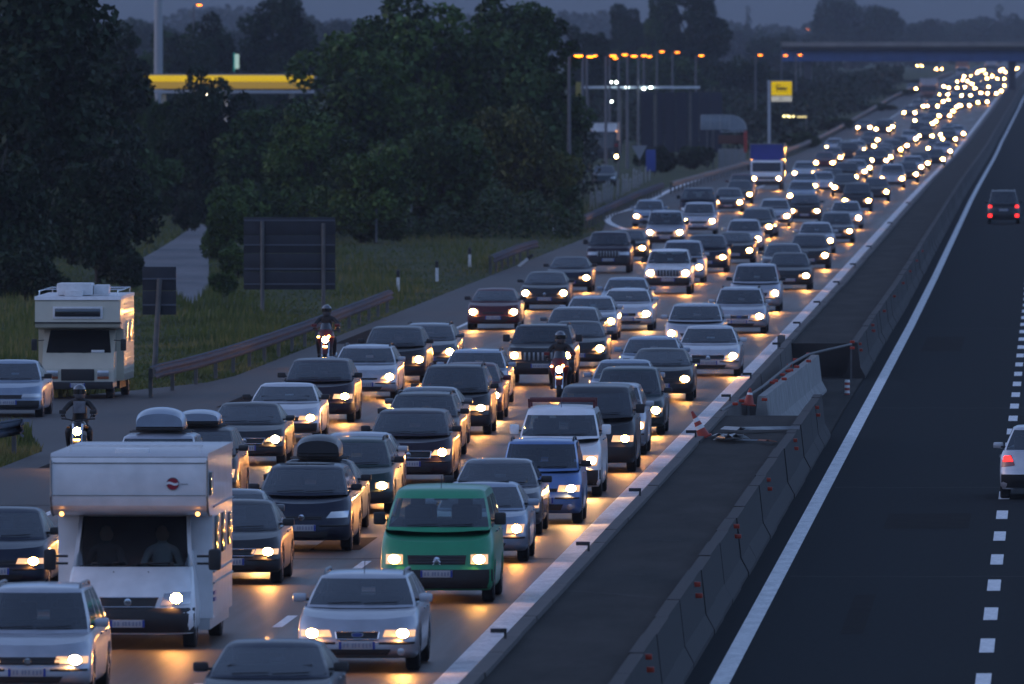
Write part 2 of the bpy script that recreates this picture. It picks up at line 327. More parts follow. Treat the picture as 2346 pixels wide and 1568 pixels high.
# ---------------------------------------------------------------- guard rails
M['railsteel'] = mat('rail_steel', (.055, .070, .095), .75, spec=.12, noise=.30, nscale=.8)
def wbeam_profile():
    return [(0, .155), (.02, .15), (.075, .10), (.075, .06), (.02, .02), (.02, -.02), (.075, -.06), (.075, -.10), (.02, -.15), (0, -.155)]
def guard_rail(label, pts, side, z=.60, post_step=4., m='railsteel', group=None, top=True, posts=True, block=.12):
    """Corrugated beam through pts (world), corrugation towards side (+1: to the right of travel)."""
    root = thing('guard_rail', label, 'guard rail', tuple(pts[0]), 0, group); org = Vector(pts[0])
    P = [Vector(p) for p in pts]; prof = wbeam_profile(); L = []; L2 = []
    for i, p in enumerate(P):
        t = (P[min(i + 1, len(P) - 1)] - P[max(i - 1, 0)]); t.z = 0; t.normalize(); nr = Vector((t.y, -t.x, 0)) * side
        L.append([p - org + nr * a + Vector((0, 0, z + b)) for a, b in prof])
        L2.append([p - org + nr * a + Vector((0, 0, z + .16 + b)) for a, b in [(-.13, 0), (-.13, .03), (.02, .03), (.02, 0)]])
    MB().grid(L).build('beam', M[m], root, ang=50, recalc=False)
    if top: MB().grid(L2).build('top_cap', M[m], root, ang=30, recalc=False)
    if posts:
        pm = MB().box((0, 0, .36), (.10, .12, .72)).box((0, 0, .72), (.16, .14, .02)).mesh('post', M['dullsteel'])
        acc = 0.; nxt = 1.; cnt = 0
        for i in range(len(P) - 1):
            seg = (P[i + 1] - P[i]).length
            while nxt < acc + seg and cnt < 290:
                p = P[i].lerp(P[i + 1], (nxt - acc) / seg); t = (P[i + 1] - P[i]).normalized()
                o = bpy.data.objects.new('post', pm); nr = Vector((t.y, -t.x, 0)) * side
                o.location = p - org - nr * block; link(o, root); nxt += post_step; cnt += 1
            acc += seg
    return root
def line_pts(X, Y0, Y1, step=20., f=None):
    n = max(1, int((Y1 - Y0) / step)); return [Vector(((f(Y) if f else X + rdx(Y)), Y, zg(Y))) for Y in [Y0 + (Y1 - Y0) * i / n for i in range(n + 1)]]
WT, FILL = 1.0, .94
def wall(label, xc, Y0, Y1, group=None, wm='wallconc'):
    """Concrete safety wall cast in six metre lengths, broad foot and narrow flat top."""
    p0 = Vector((xc + rdx(Y0), Y0, zg(Y0))); r = thing('concrete_wall', label, 'barrier', p0, 0, group)
    pr = [(-.30, 0), (-.30, .08), (-.17, .32), (-.095, WT), (.095, WT), (.17, .32), (.30, .08), (.30, 0)]
    def seg(ya, yb, gap=.03):
        A = [Vector((xc + rdx(ya) + x, ya, zg(ya) + z)) - p0 for x, z in pr]; B = [Vector((xc + rdx(yb) + x, yb - gap, zg(yb) + z)) - p0 for x, z in pr]
        return A + B, [tuple(range(8)), tuple(range(15, 7, -1))] + [(j, j + 8, (j + 1) % 8 + 8, (j + 1) % 8) for j in range(8)]
    y = Y0; n = 0; me = None
    while y < min(Y1, 1000) - .5:
        yb = min(y + 6, Y1); vs, fs = seg(y, yb); o = MB().add([v - vs[0] for v in vs], fs).build('wall_block', M[wm], r, 20); o.location = vs[0]
        o.location.x += random.uniform(-.012, .012); o.location.z += random.uniform(-.012, .008); y = yb; n += 1
    if Y1 > 1000:
        mb = MB()
        while y < Y1 - .5: yb = min(y + 40, Y1); mb.add(*seg(y, yb, 0)); y = yb
        tag(mb.build('far_wall', M[wm], r, 20), kind='stuff')
    return r
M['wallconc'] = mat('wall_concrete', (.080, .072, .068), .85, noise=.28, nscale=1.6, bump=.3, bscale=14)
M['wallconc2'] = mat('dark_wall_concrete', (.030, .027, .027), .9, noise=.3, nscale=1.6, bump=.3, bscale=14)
gl = wall('long low concrete wall running beside the white edge line of the jammed lanes', -7.35, 100, 3600)
br_m = MB().box((0, 0, .05), (.035, .03, .14)).box((-.09, 0, .12), (.22, .06, .06)).mesh('reflector_bracket', M['black'])
for x, y in [(1130, 1452), (1336, 1251), (1457, 1127), (1580, 993), (1660, 910), (1708, 860), (1783, 790), (1830, 742), (1872, 694), (1921, 648), (1960, 607), (2003, 566), (2050, 512), (2093, 466)]:
    p = at_k(x, y, (y - VY) / (CH - WT - .08)); o = bpy.data.objects.new('reflector_bracket', br_m); o.location = Vector((-7.40 + rdx(p.y), p.y, zg(p.y) + WT - .01)) - gl.location; link(o, gl)
rf = MB().box((0, 0, 0), (.12, .03, .075), bev=.012).mesh('red_reflector', M['redrefl'])
for nm, Y0, Y1, lab in [('a', 100, 325, 'nearest stretch of the concrete wall on the right of the median, with paired red reflectors'), ('b', 384, 2600, 'far stretch of the concrete wall right of the median, beyond the gap')]:
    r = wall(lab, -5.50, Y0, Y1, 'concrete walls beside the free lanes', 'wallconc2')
    for Y in ([184.6, 210, 236, 262, 289, 316] if nm == 'a' else [386 + 27.2 * i for i in range(8)]):
        for dz, dx in (((.92, .13), (.75, .16)) if nm == 'a' or Y < 420 else ((.84, .15),)):
            o = bpy.data.objects.new('red_reflector', rf); o.location = Vector((-5.50 + dx + rdx(Y), Y, dz)) - r.location; link(o, r)
for Ya, Yb in ((100, 308), (386, 3600)): strip('median_fill', -7.24, -5.60, Ya, Yb, FILL, SOIL)
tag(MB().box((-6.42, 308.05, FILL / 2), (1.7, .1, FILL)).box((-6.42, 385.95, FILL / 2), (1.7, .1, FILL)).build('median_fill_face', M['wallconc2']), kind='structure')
def img_rail(label, pts, side, **kw):
    P = [at_k(x, y, (y - VY) / (CH - .76)) for x, y in pts]; Q = []
    P = [Vector((p.x, p.y, zg(p.y))) for p in P]
    for i in range(len(P) - 1):
        for t in (0, .25, .5, .75):
            p0, p1, p2, p3 = P[max(i - 1, 0)], P[i], P[i + 1], P[min(i + 2, len(P) - 1)]
            Q.append(.5 * ((2 * p1) + (p2 - p0) * t + (2 * p0 - 5 * p1 + 4 * p2 - p3) * t * t + (3 * p1 - p0 - 3 * p2 + p3) * t ** 3))
    Q.append(P[-1]); return guard_rail(label, Q, side, **kw)
img_rail('curved steel guard rail beside the cream camper and the grass verge', [(352, 846), (372, 838), (450, 820), (560, 788), (700, 741), (800, 704), (897, 667)], 1, post_step=7.)
img_rail('short length of steel guard rail on the grass, past the marker posts', [(1128, 588), (1165, 573), (1200, 560), (1230, 552)], 1, post_step=7.)
img_rail('curved rail end around the grass corner at the left edge', [(-500, 1100), (-260, 1040), (-60, 985), (20, 970), (52, 965), (54, 972)][::1], 1, post_step=3.)
img_rail('steel guard rail between the pale picket fence and the slip road', [(1340, 496), (1400, 468), (1470, 437), (1520, 420)], 1, post_step=7.)
guard_rail('long dark guard rail behind the slip road, running to the far bend', line_pts(0, 900, 3000, 40, lambda Y: float(np.interp(Y, [900, 1100, 1500, 1900, 3000], [-24.6, -23.6, -22.9, -22.4, -21.6]))), 1, post_step=8., m='dullsteel')
# ================================================================ CARS
BASE = dict(W=1.72, L=4.3, H=1.44, b=.20, zn=.70, zc=.91, yc=1.0, yw=1.85, yrr=3.3, yb=3.95, Wb=.90, Wt=.70, D=.50, p=3.0,
            rise=.06, light='swept', grille='slats', bump='body', rails=False, mirror='body', plate='white', badge=None, wheel=.31,
            antenna=False, fog=False, hood=.035, roofcol=None, box=None, rack=False, chrome=False, glass='glass', lit='both', lamp='lamp', split=0)
TYPES = dict(
 hatch=dict(), sedan=dict(W=1.74, L=4.5, H=1.42, zn=.66, zc=.895, yc=1.10, yw=1.95, yrr=3.15, yb=3.85),
 wagon=dict(W=1.75, L=4.65, H=1.46, zn=.67, zc=.915, yc=1.08, yw=1.9, yrr=4.15, yb=4.6, rails=True, Wt=.72),
 mpv=dict(W=1.79, L=4.4, H=1.64, zn=.77, zc=1.02, yc=.78, yw=1.65, yrr=3.9, yb=4.35, Wt=.74, D=.55, p=2.6),
 micro=dict(W=1.60, L=3.55, H=1.58, zn=.82, zc=1.02, yc=.60, yw=1.20, yrr=3.1, yb=3.5, Wt=.80, D=.38, p=3.2),
 van=dict(W=1.84, L=4.6, H=1.93, zn=.88, zc=1.19, yc=.62, yw=1.50, yrr=4.4, yb=4.58, Wt=.78, Wb=.93, D=.40, p=3.2, mirror='black', bump='black', light='rect'),
 suv=dict(W=1.83, L=4.6, H=1.75, b=.30, zn=.96, zc=1.11, yc=1.15, yw=1.72, yrr=3.95, yb=4.4, Wt=.78, Wb=.93, D=.30, p=3.6, wheel=.37, mirror='black', bump='black', light='rect', rails=True))
NF = [-1, -.955, -.74, -.5, -.25, 0, .25, .5, .74, .955, 1]
NFB = [-1, -.985, -.94, -.84, -.66, -.45, -.22, 0, .22, .45, .66, .84, .94, .985, 1]
def sup(t, p): return 1 - max(0., 1 - abs(t) ** p) ** (1 / p)
def ip(x, xs, ys): return float(np.interp(x, xs, ys))
class Shape:
    def __init__(s, S):
        s.S = S; s.W = S['W'] / 2
        s.isvan = S['H'] > 1.85
    def sh(s, y):
        S = s.S
        return ip(y, [0, .25, S['yc'], S['yc'] + .8, S['L'] - .3, S['L']], [S['zn'], S['zn'] + (S['zc'] - S['zn']) * .42, S['zc'], S['zc'] + .015, S['zc'] + S['rise'], S['zc'] + S['rise'] - .04])
    def wf(s, f): return s.W * ip(f, [0, .08, .25, .6, .85, 1], [.94, .985, 1, 1, .985, .93])
    def yf(s, f):
        sl = .30 if s.isvan else .20
        return ip(f, [0, .10, .22, .48, .54, .60, .82, 1], [.10, .02, 0, .01, .045, .055, .10, sl])
    def yr(s, f): return s.S['L'] - ip(f, [0, .12, .45, .52, .8, 1], [.10, .02, 0, .05, .09, .16])
    def ring(s, f):
        S = s.S; w = s.wf(f); out = []
        D, p = S['D'], S['p']; y0, y1 = s.yf(f), s.yr(f); Dr = .35
        z = lambda y: S['b'] + f * (s.sh(y) - S['b'])
        front = [(w * t, y0 + D * sup(t, p)) for t in NFB]
        ny = 22; side = [y0 + D + (y1 - Dr - y0 - D) * (j + 1) / (ny + 1) for j in range(ny)]
        rear = [(w * t, y1 - Dr * sup(t, 3)) for t in NFB]
        wr = S['wheel'] + .05
        def pinch(x, y, zz):
            for yw in (.82 if S['yc'] > .7 else .72, S['L'] - .85):
                d = math.hypot(y - yw, zz - S['wheel'])
                if d < wr: return x * (1 - .16 / s.W * min(1, (wr - d) / .06))
            return x
        F_ = [(x, y, z(y)) for x, y in front]; R_ = [(x, y, z(y)) for x, y in rear]
        Ls = [(pinch(-w, y, z(y)), y, z(y)) for y in side]; Rs = [(pinch(w, y, z(y)), y, z(y)) for y in side]
        return F_, Rs, R_, Ls
    def fy(s, x, z):
        S = s.S; zz = z
        for _ in range(3):
            f = min(1, max(0, (z - S['b']) / (S['zn'] + .0 - S['b']))); w = s.wf(f); y = s.yf(f) + S['D'] * sup(min(.999, abs(x) / w), S['p'])
            f = min(1, max(0, (z - S['b']) / (s.sh(y) - S['b'])))
            w = s.wf(f); y = s.yf(f) + S['D'] * sup(min(.999, abs(x) / w), S['p'])
        return y
    def ry(s, x, z):
        S = s.S; f = min(1, max(0, (z - S['b']) / (s.sh(S['L']) - S['b']))); w = s.wf(f)
        return s.yr(f) - .35 * sup(min(.999, abs(x) / w), 3)
def coons(top, bot, left, right, crown, W):
    """Patch between a front edge (top), rear edge (bot) and the two sides."""
    n = len(top); r = len(left); P = []
    for j in range(r):
        v = j / (r - 1); row = []
        for i in range(n):
            t = (i / (n - 1)); q = []
            for c in range(3):
                q.append((1 - v) * top[i][c] + v * bot[i][c] + (1 - t) * left[j][c] + t * right[j][c]
                         - ((1 - t) * (1 - v) * top[0][c] + t * (1 - v) * top[-1][c] + (1 - t) * v * bot[0][c] + t * v * bot[-1][c]))
            row.append(q)
        for i in range(n):
            row[i][0] = row[i][0] if 0 < j < r - 1 else row[i][0]
            if crown and 0 < i < n - 1 and 0 < j < r - 1:
                row[i][2] += crown * (1 - abs(row[i][0] / W) ** 2.2) * min(1, min(j, r - 1 - j) / 2.)
        P.append([tuple(q) for q in row])
    return P
def patch(sh, quad, nx, nz, off, rear=False):
    """Sheet following the nose (or tail) of the body between four x, z corners."""
    (ax, az), (bx, bz), (cx_, cz), (dx, dz) = quad; P = []
    for j in range(nz + 1):
        v = j / nz; row = []
        for i in range(nx + 1):
            u = i / nx
            x = (1 - v) * ((1 - u) * ax + u * bx) + v * ((1 - u) * dx + u * cx_); z = (1 - v) * ((1 - u) * az + u * bz) + v * ((1 - u) * dz + u * cz)
            row.append((x, (sh.ry(x, z) + off) if rear else (sh.fy(x, z) - off), z))
        P.append(row)
    return P
def slab(P, d):                                        # give a patch a rim so that it has thickness
    mb = MB(); mb.grid(P); r, c = len(P), len(P[0])
    rim = [P[0][j] for j in range(c)] + [P[i][-1] for i in range(1, r)] + [P[-1][j] for j in range(c - 2, -1, -1)] + [P[i][0] for i in range(r - 2, 0, -1)]
    mb.grid([rim + [rim[0]], [(x, y + d, z) for x, y, z in rim] + [(rim[0][0], rim[0][1] + d, rim[0][2])]]); return mb
LIGHTS = dict(   # corners as fraction of half width and of nose height: inner-low, outer-low, outer-top, inner-top
 swept=[(.50, .70), (.93, .72), (.955, .93), (.60, .90)], rect=[(.60, .63), (.90, .63), (.90, .86), (.60, .86)],
 wide=[(.42, .66), (.94, .66), (.95, .86), (.46, .86)], round=[(.56, .62), (.90, .64), (.93, .93), (.58, .93)], tall=[(.62, .62), (.94, .66), (.96, .96), (.70, .95)])
def wheel_meshes(r):
    key = 'w%.2f' % r
    if key in CACHE: return CACHE[key]
    t = MB(); n = 24; L = []
    for j in range(n + 1):
        a = 2 * math.pi * j / n
        L.append([(x, q * math.cos(a), q * math.sin(a)) for x, q in [(.10, r * .62), (.10, r * .9), (.075, r), (-.075, r), (-.10, r * .9), (-.10, r * .62)]])
    t.grid(L); rm = MB(); rm.disc((.085, 0, 0), r * .63, (1, 0, 0), 20, dome=-.02); rm.disc((-.085, 0, 0), r * .63, (-1, 0, 0), 20, dome=-.02)
    for j in range(5):
        a = 2 * math.pi * j / 5
        rm.box((.088, math.cos(a) * r * .32, math.sin(a) * r * .32), (.02, .06, r * .5), rot=(a - math.pi / 2, 'X'))
    CACHE[key] = (t.mesh('tyre', M['rubber']), rm.mesh('rim', M['rim'])); return CACHE[key]
CACHE = {}
def plate_mesh(kind):
    k = 'plate' + kind
    if k in CACHE: return CACHE[k]
    mb = MB().box((0, 0, 0), (.52, .012, .115), bev=.004).box((-.243, -.009, 0), (.034, .006, .108), 1).box((.243, -.009, 0), (.034, .006, .108), 1)
    rnd = random.Random(3)                             # the blurred dark figures of a plate too far off to read
    for x in (-.185, -.135, -.06, -.02, .03, .09, .14, .19):
        mb.box((x, -.009, rnd.uniform(-.004, .004)), (.030, .005, .062), 2)
    CACHE[k] = mb.mesh('number_plate', [mat('plate_white', (.42, .43, .46), .4), mat('plate_blue', (.02, .05, .30), .4), mat('plate_figures', (.24, .26, .34), .5)]); return CACHE[k]
def make_car(label, typ, col, loc=(0, 0, 0), rz=0., name=None, detail=2, group=None, cat='car', **kw):
    S = dict(BASE); S.update(TYPES[typ]); S.update(kw); sh = Shape(S); W = sh.W
    name = name or {'hatch': 'hatchback_car', 'sedan': 'saloon_car', 'wagon': 'estate_car', 'mpv': 'people_carrier', 'micro': 'small_car', 'van': 'delivery_van', 'suv': 'off_road_car'}[typ]
    root = thing(name, label, cat, loc, rz, group); pc = PAINT[col]
    # --- body below the waistline
    mb = MB(); fr = [0, .08, .16, .24, .36, .48, .54, .60, .70, .82, .92, 1]
    rings = [sh.ring(f) for f in fr]; loops = []
    for F_, Rs, R_, Ls in rings: loops.append(F_ + Rs + R_[::-1] + Ls[::-1] + [F_[0]])
    mb.grid(loops)
    F_, Rs, R_, Ls = rings[-1]
    deck = coons(F_, R_, [F_[0]] + Ls + [R_[0]], [F_[-1]] + Rs + [R_[-1]], S['hood'], W)
    for row in deck:                                   # two pressed creases along the bonnet
        pass
    mb.grid(deck)
    F0, Rs0, R0, Ls0 = rings[0]
    mb.grid(coons(F0, R0, [F0[0]] + Ls0 + [R0[0]], [F0[-1]] + Rs0 + [R0[-1]], 0, W), 1)
    # --- cabin
    yc, yw, yrr, yb, H = S['yc'], S['yw'], S['yrr'], S['yb'], S['H']
    Wb, Wt = W * S['Wb'], W * S['Wt']; lv = [-.06, .03, .22, .42, .60, .78, .955, 1.0, 1.06] if typ != 'van' else [-.06, .03, .18, .34, .50, .66, .81, 1.0, 1.06]
    def cab(t):
        tt = min(t, 1.0); w = Wb + (Wt - Wb) * max(0, tt) ** 1.25; D = .30; bow = .24 - .06 * tt
        y0 = yc + (yw - yc) * (tt ** 1.06 if tt > 0 else tt); y1 = yb + (yrr - yb) * tt
        if t > 1: w -= .07; y0 += .10; y1 -= .08
        def z(y):
            u = (y - yw) / max(.1, yrr - yw); top = H - .065 - .02 * abs(u - .45) * 2; 
            if t > 1: return H - .032 - .02 * (abs(u - .45) * 2)
            lo = sh.sh(min(y, S['L'])) ; return lo + (top - lo) * t
        fr_ = [(w * q, y0 + bow * sup(q, 2.3) * 1.0) for q in NF]; re = [(w * q, y1 - .16 * sup(q, 2.6)) for q in NF]
        ya, yz = fr_[0][1], re[0][1]; fs = [.03, .22, .42, .46, .58, .70, .735, .86, .965]
        side = [ya + (yz - ya) * q for q in fs]
        return [(x, y, z(y)) for x, y in fr_], [(w, y, z(y)) for y in side], [(x, y, z(y)) for x, y in re], [(-w, y, z(y)) for y in side]
    cr = [cab(t) for t in lv]; nF, nS = len(NF), 9
    full = [a + b + c[::-1] + d[::-1] + [a[0]] for a, b, c, d in cr]
    g = {k: MB() for k in ('ws', 'rw', 's0', 's1', 's2', 's3', 's4', 's5')}
    sidekey = {1: 0, 2: 0, 4: 1, 5: 1, 7: 2, 8: 2}    # column index after the front corner -> which side window
    for i in range(len(full) - 1):
        for j in range(len(full[0]) - 1):
            q = [full[i][j], full[i][j + 1], full[i + 1][j + 1], full[i + 1][j]]; tgt = None
            if 1 <= i <= 5:
                if 1 <= j <= nF - 3: tgt = 'ws'
                js = j - (nF - 1)
                if 0 <= js <= nS and i < 6: 
                    kk = sidekey.get(js); 
                    if kk is not None and not (S.get('panel') and kk > 0): tgt = 's%d' % kk
                jr = j - (nF + nS)
                if 1 <= jr <= nF - 3: tgt = 'rw'
                jl = len(full[0]) - 2 - j
                if 0 <= jl <= nS:
                    kk = sidekey.get(jl)
                    if kk is not None and not (S.get('panel') and kk > 0): tgt = 's%d' % (kk + 3)
            (g[tgt] if tgt else mb).add(q, [(0, 1, 2, 3)])
    a, b_, c, d = cr[-1]
    mb.grid(coons(a, c, [a[0]] + d + [c[0]], [a[-1]] + b_ + [c[-1]], .030, Wt))
    bm_mats = [pc, M['black']]
    me = mb.mesh('body', bm_mats, 38); bm = bmesh.new(); bm.from_mesh(me); bmesh.ops.remove_doubles(bm, verts=bm.verts, dist=.0015)
    bmesh.ops.recalc_face_normals(bm, faces=bm.faces); bm.to_mesh(me); bm.free(); shade(me, 32)
    link(bpy.data.objects.new('body', me), root)
    def gpart(nm, mbs):
        me = mbs.mesh(nm, M[S['glass']], recalc=False); orient(me, (0, S['L'] / 2, .3)); shade(me, 60)
        return link(bpy.data.objects.new(nm, me), root)
    gpart('windscreen', g['ws']); gpart('rear_window', g['rw'])
    if detail >= 1:
        for k in ('s0', 's1', 's2', 's3', 's4', 's5'):
            if g[k].v: gpart('side_window', g[k])
    # --- inside: dashboard, seats
    zc = S['zc']; mi = MB(); ff = [(x * .97, y + .02, z + .012) for x, y, z in cr[1][0]]; bb = [(x * .97, y - .02, z + .012) for x, y, z in cr[1][2]]
    zf = zc + .035
    mi.add([(-Wb * .95, yc + .20, zf), (Wb * .95, yc + .20, zf), (Wb * .95, yb - .12, zf + .03), (-Wb * .95, yb - .12, zf + .03)], [(0, 1, 2, 3)])
    if detail >= 1:
        for sx in (-1, 1):
            hs = max(.12, H - .30 - zf)
            mi.box((sx * W * .42, yw + .42, zf + hs * .42), (.44, .14, hs), bev=.05)
            mi.box((sx * W * .42, yw + .44, zf + hs + .02), (.24, .10, .16), bev=.04)
            mi.box((sx * W * .40, min(yw + 1.45, yrr - .1), zf + .16), (.5, .12, .26), bev=.05)
        mi.box((0, yc + .45, zf + .05), (W * 1.3, .25, .10), bev=.03)
        mi.box((0, yw + .16, H - .20), (.22, .02, .06), bev=.01)
    mi.build('interior', M['interior'], root)
    # --- headlights
    b0, zn = S['b'], S['zn']; Z = lambda f: b0 + f * (zn - b0)
    LQ = LIGHTS[S['light']]
    lampm = M[S['lamp']]
    for sx in (-1, 1):
        lit = S['lit'] == 'both' or (S['lit'] == 'left' and sx < 0) or (S['lit'] == 'right' and sx > 0)
        q = [(sx * W * fx, Z(fz)) for fx, fz in LQ]
        hl = slab(patch(sh, q, 6, 4, .012), .03).build('headlight', M['lensglow'] if lit and S['light'] != 'tiny' else M['lens'], root, 50)
        if S['light'] == 'round' and not lit: pass
        if lit:
            ccx = sum(p[0] for p in q) / 4; ccz = sum(p[1] for p in q) / 4
            if S['light'] in ('swept', 'tall', 'wide', 'round'): ccx = sx * W * (LQ[0][0] * .35 + LQ[1][0] * .65) * .985
            rr = S.get('bulb', .105) * (1. if S['light'] != 'rect' else 1.12)
            e = MB().disc((0, 0, 0), rr, (0, -1, .0), 14, dome=.012, rz=rr * (.75 if S['light'] in ('rect', 'wide') else .85))
            o = e.build('bulb_glow', lampm, None, recalc=False); o.location = (ccx, sh.fy(ccx, ccz) - .035 - abs(sh.fy(ccx * 1.06, ccz) - sh.fy(ccx, ccz)), ccz)
            o.parent = hl
    if detail == 0:
        tw, rm = wheel_meshes(S['wheel'])
        for sx in (-1, 1):
            o = bpy.data.objects.new('wheel', tw); o.location = (sx * (W - .11), .80, S['wheel']); link(o, root)
        slab(patch(sh, [(-W * .9, b0 + .02), (W * .9, b0 + .02), (W * .9, Z(.42)), (-W * .9, Z(.42))], 12, 2, .016), .03).build('bumper', M['black'], root)
        return root
    # --- grille, bumper, plate
    gq = dict(slats=[(-.42, .60), (.42, .60), (.50, .80), (-.50, .80)], wide=[(-.50, .62), (.50, .62), (.52, .84), (-.52, .84)], slim=[(-.40, .66), (.40, .66), (.42, .76), (-.42, .76)],
              oval=[(-.34, .60), (.34, .60), (.36, .80), (-.36, .80)], none=None, jeep=[(-.52, .55), (.52, .55), (.52, .92), (-.52, .92)], trap=[(-.46, .62), (.46, .62), (.52, .84), (-.52, .84)])[S['grille']]
    if gq:
        q = [(x * W, Z(z)) for x, z in gq]
        gr = slab(patch(sh, q, 10, 3, .010), .03).build('grille', M['black'], root)
        zlo, zhi = q[0][1], q[2][1]
        if S['grille'] == 'jeep':
            pts = MB()
            for i in range(8): x = -W * .46 + i * W * .92 / 7; pts.box((x, sh.fy(x, (zlo + zhi) / 2) - .02, (zlo + zhi) / 2), (.055, .04, (zhi - zlo) * .92), bev=.012)
            pts.build('grille_bar', M['rim'], gr)
        else:
            n = max(2, int((zhi - zlo) / .045)); ms = MB(); wid = abs(q[1][0])
            for i in range(n):
                z = zlo + (i + .5) / n * (zhi - zlo); P = [(x, sh.fy(x, z) - .016, z) for x in np.linspace(-wid, wid, 9)]
                ms.tube(P, .006, 4)
            ms.build('grille_slat', mat('grille_grey', (.07, .07, .075), .4, metal=.5), gr)
            if S['chrome']:
                ch = MB()
                for z in (zlo - .008, zhi + .008):
                    wd = abs(q[1][0]) if z < (zlo + zhi) / 2 else abs(q[2][0]); ch.tube([(x, sh.fy(x, z) - .018, z) for x in np.linspace(-wd, wd, 11)], .011, 6)
                for sx in (-1, 1): ch.tube([(sx * abs(q[1][0]), sh.fy(q[1][0], zlo) - .018, zlo), (sx * abs(q[2][0]), sh.fy(q[2][0], zhi) - .018, zhi)], .010, 6)
                ch.build('chrome_surround', M['chrome'], gr)
    zb0, zb1 = b0 + .03, Z(.50)
    if S['bump'] == 'black':
        slab(patch(sh, [(-W * .985, zb0), (W * .985, zb0), (W * .985, zb1), (-W * .985, zb1)], 18, 4, .018), .04).build('bumper', M['black'], root)
    else:
        bp = slab(patch(sh, [(-W * .50, Z(.10)), (W * .50, Z(.10)), (W * .56, Z(.28)), (-W * .56, Z(.28))], 12, 2, .010), .03).build('air_intake', M['black'], root)
        for sx in (-1, 1): MB().tube([(x, sh.fy(x, Z(.47)) - .012, Z(.47)) for x in np.linspace(sx * W * .36, sx * W * .93, 7)], .018, 6).build('bumper_strip', M['black'], root)
    if S['fog']:
        for sx in (-1, 1):
            x = sx * W * .72; MB().disc((x, sh.fy(x, Z(.20)) - .05, Z(.20)), .055, n=12, dome=.01).build('fog_lamp', M['lens'], root)
    if S['plate'] != 'none':
        o = bpy.data.objects.new('number_plate', plate_mesh('a')); zz = Z(.40) if S['grille'] != 'jeep' else Z(.36); o.location = (0, sh.fy(0, zz) - .028, zz); link(o, root)
    zbd = Z(.72); bd = S['badge']
    if bd:
        rr = .055; ob = MB().disc((0, -.012, 0), rr if bd != 'oval' else .085, n=20, rz=rr if bd != 'oval' else .036, dome=.006)
        o = ob.build('badge', M['chrome'] if bd != 'oval' else mat('badge_blue', (.02, .05, .25), .3, coat=1.), root); o.location = (0, sh.fy(0, zbd) - .016, zbd)
        em = MB()
        if bd == 'vw':
            for a in ([(-.034, .030), (-.010, -.034), (0, -.008), (.010, -.034), (.034, .030)], [(-.016, .040), (0, .008), (.016, .040)]):
                em.tube([(x, -.022, z) for x, z in a], .0055, 4)
            em.tube([(math.cos(t) * .05, -.020, math.sin(t) * .05) for t in np.linspace(0, 2 * math.pi, 21)], .005, 4)
            em.build('badge_letters', mat('badge_dark', (.02, .02, .03), .4), o)
        elif bd == 'chevron':
            for dz in (0, -.045): em.tube([(-.06, -.02, -.03 + dz), (0, -.02, .025 + dz), (.06, -.02, -.03 + dz)], .009, 4)
            em.build('badge_chevron', M['chrome'], o)
        elif bd == 'bars':
            for i in range(5): em.box((-.036 + i * .018, -.022, 0), (.008, .006, .055), rot=(.25, 'Y'))
            em.build('badge_bars', mat('badge_dark', (.02, .02, .03), .4), o)
        elif bd == 'oval':
            em.tube([(math.cos(t) * .083, -.016, math.sin(t) * .036) for t in np.linspace(0, 2 * math.pi, 25)], .004, 4); em.build('badge_rim', M['chrome'], o)
    # --- wheels
    tw, rm = wheel_meshes(S['wheel'])
    for yy in (.82 if S['yc'] > .7 else .72, S['L'] - .85):
        for sx in (-1, 1):
            w = bpy.data.objects.new('wheel', tw); w.location = (sx * (W - .105), yy, S['wheel']); link(w, root)
            r = bpy.data.objects.new('rim', rm); link(r, w)
    if 'dh' not in CACHE: CACHE['dh'] = MB().box((0, 0, 0), (.035, .17, .028), bev=.01).mesh('door_handle', M['rim'])
    for sx in (-1, 1):
        for yy in (S['yw'] + .55, S['yw'] + 1.45):
            if yy < S['L'] - .9: o = bpy.data.objects.new('door_handle', CACHE['dh']); o.location = (sx * (W * .985 + .004), yy, zc - .08); link(o, root)
        tr = MB().tube([(sx * (Wb + .012), y, sh.sh(y) + .012) for y in np.linspace(yc + .45, yb - .3, 7)], .011, 5); tr.build('window_trim', M['chrome'] if S['chrome'] else M['black'], root)
    # --- mirrors, wipers, rails, aerial
    mp = pc if S['mirror'] == 'body' else M['black']; big = 1.35 if typ in ('van', 'suv') else 1.
    for sx in (-1, 1):
        mm = MB().box((0, 0, 0), (.20 * (1 if big == 1 else .95), .10, .125 * big ** 1.6), bev=.035).box((-sx * .11, .03, -.03), (.12, .05, .035), 1)
        o = mm.build('wing_mirror', [mp, M['black']], root, 50); o.location = (sx * (Wb + .13), yc + .52 * (yw - yc) * .7 + .28, zc + .10 + (big - 1) * .12)
    wi = MB()
    for x0 in (-.55, .05):
        pts = []
        for u in np.linspace(0, 1, 5):
            x = W * (x0 + .55 * u); t = .055 + .045 * u; q = cab(t)[0]; xs = [p[0] for p in q]; y = ip(x, xs, [p[1] for p in q]); z = ip(x, xs, [p[2] for p in q]); pts.append((x, y - .02, z + .012))
        wi.tube(pts, .009, 4)
    wi.build('wiper', M['black'], root)
    if S['rails']:
        for sx in (-1, 1):
            x = sx * (Wt - .05); zz = H - .02
            pts = [(x, yw + .28, zz - .05), (x, yw + .36, zz + .01), (x, yw + .6, zz + .03), (x, yrr - .5, zz + .02), (x, yrr - .25, zz), (x, yrr - .18, zz - .06)]
            MB().tube(pts, .020, 6).build('roof_rail', M['steel'] if S['rails'] == 'steel' else M['black'], root)
    if S['antenna']:
        MB().tube([(0, yw + .22, H - .04), (0, yw + .42, H + .16)], .006, 5).build('aerial', M['black'], root)
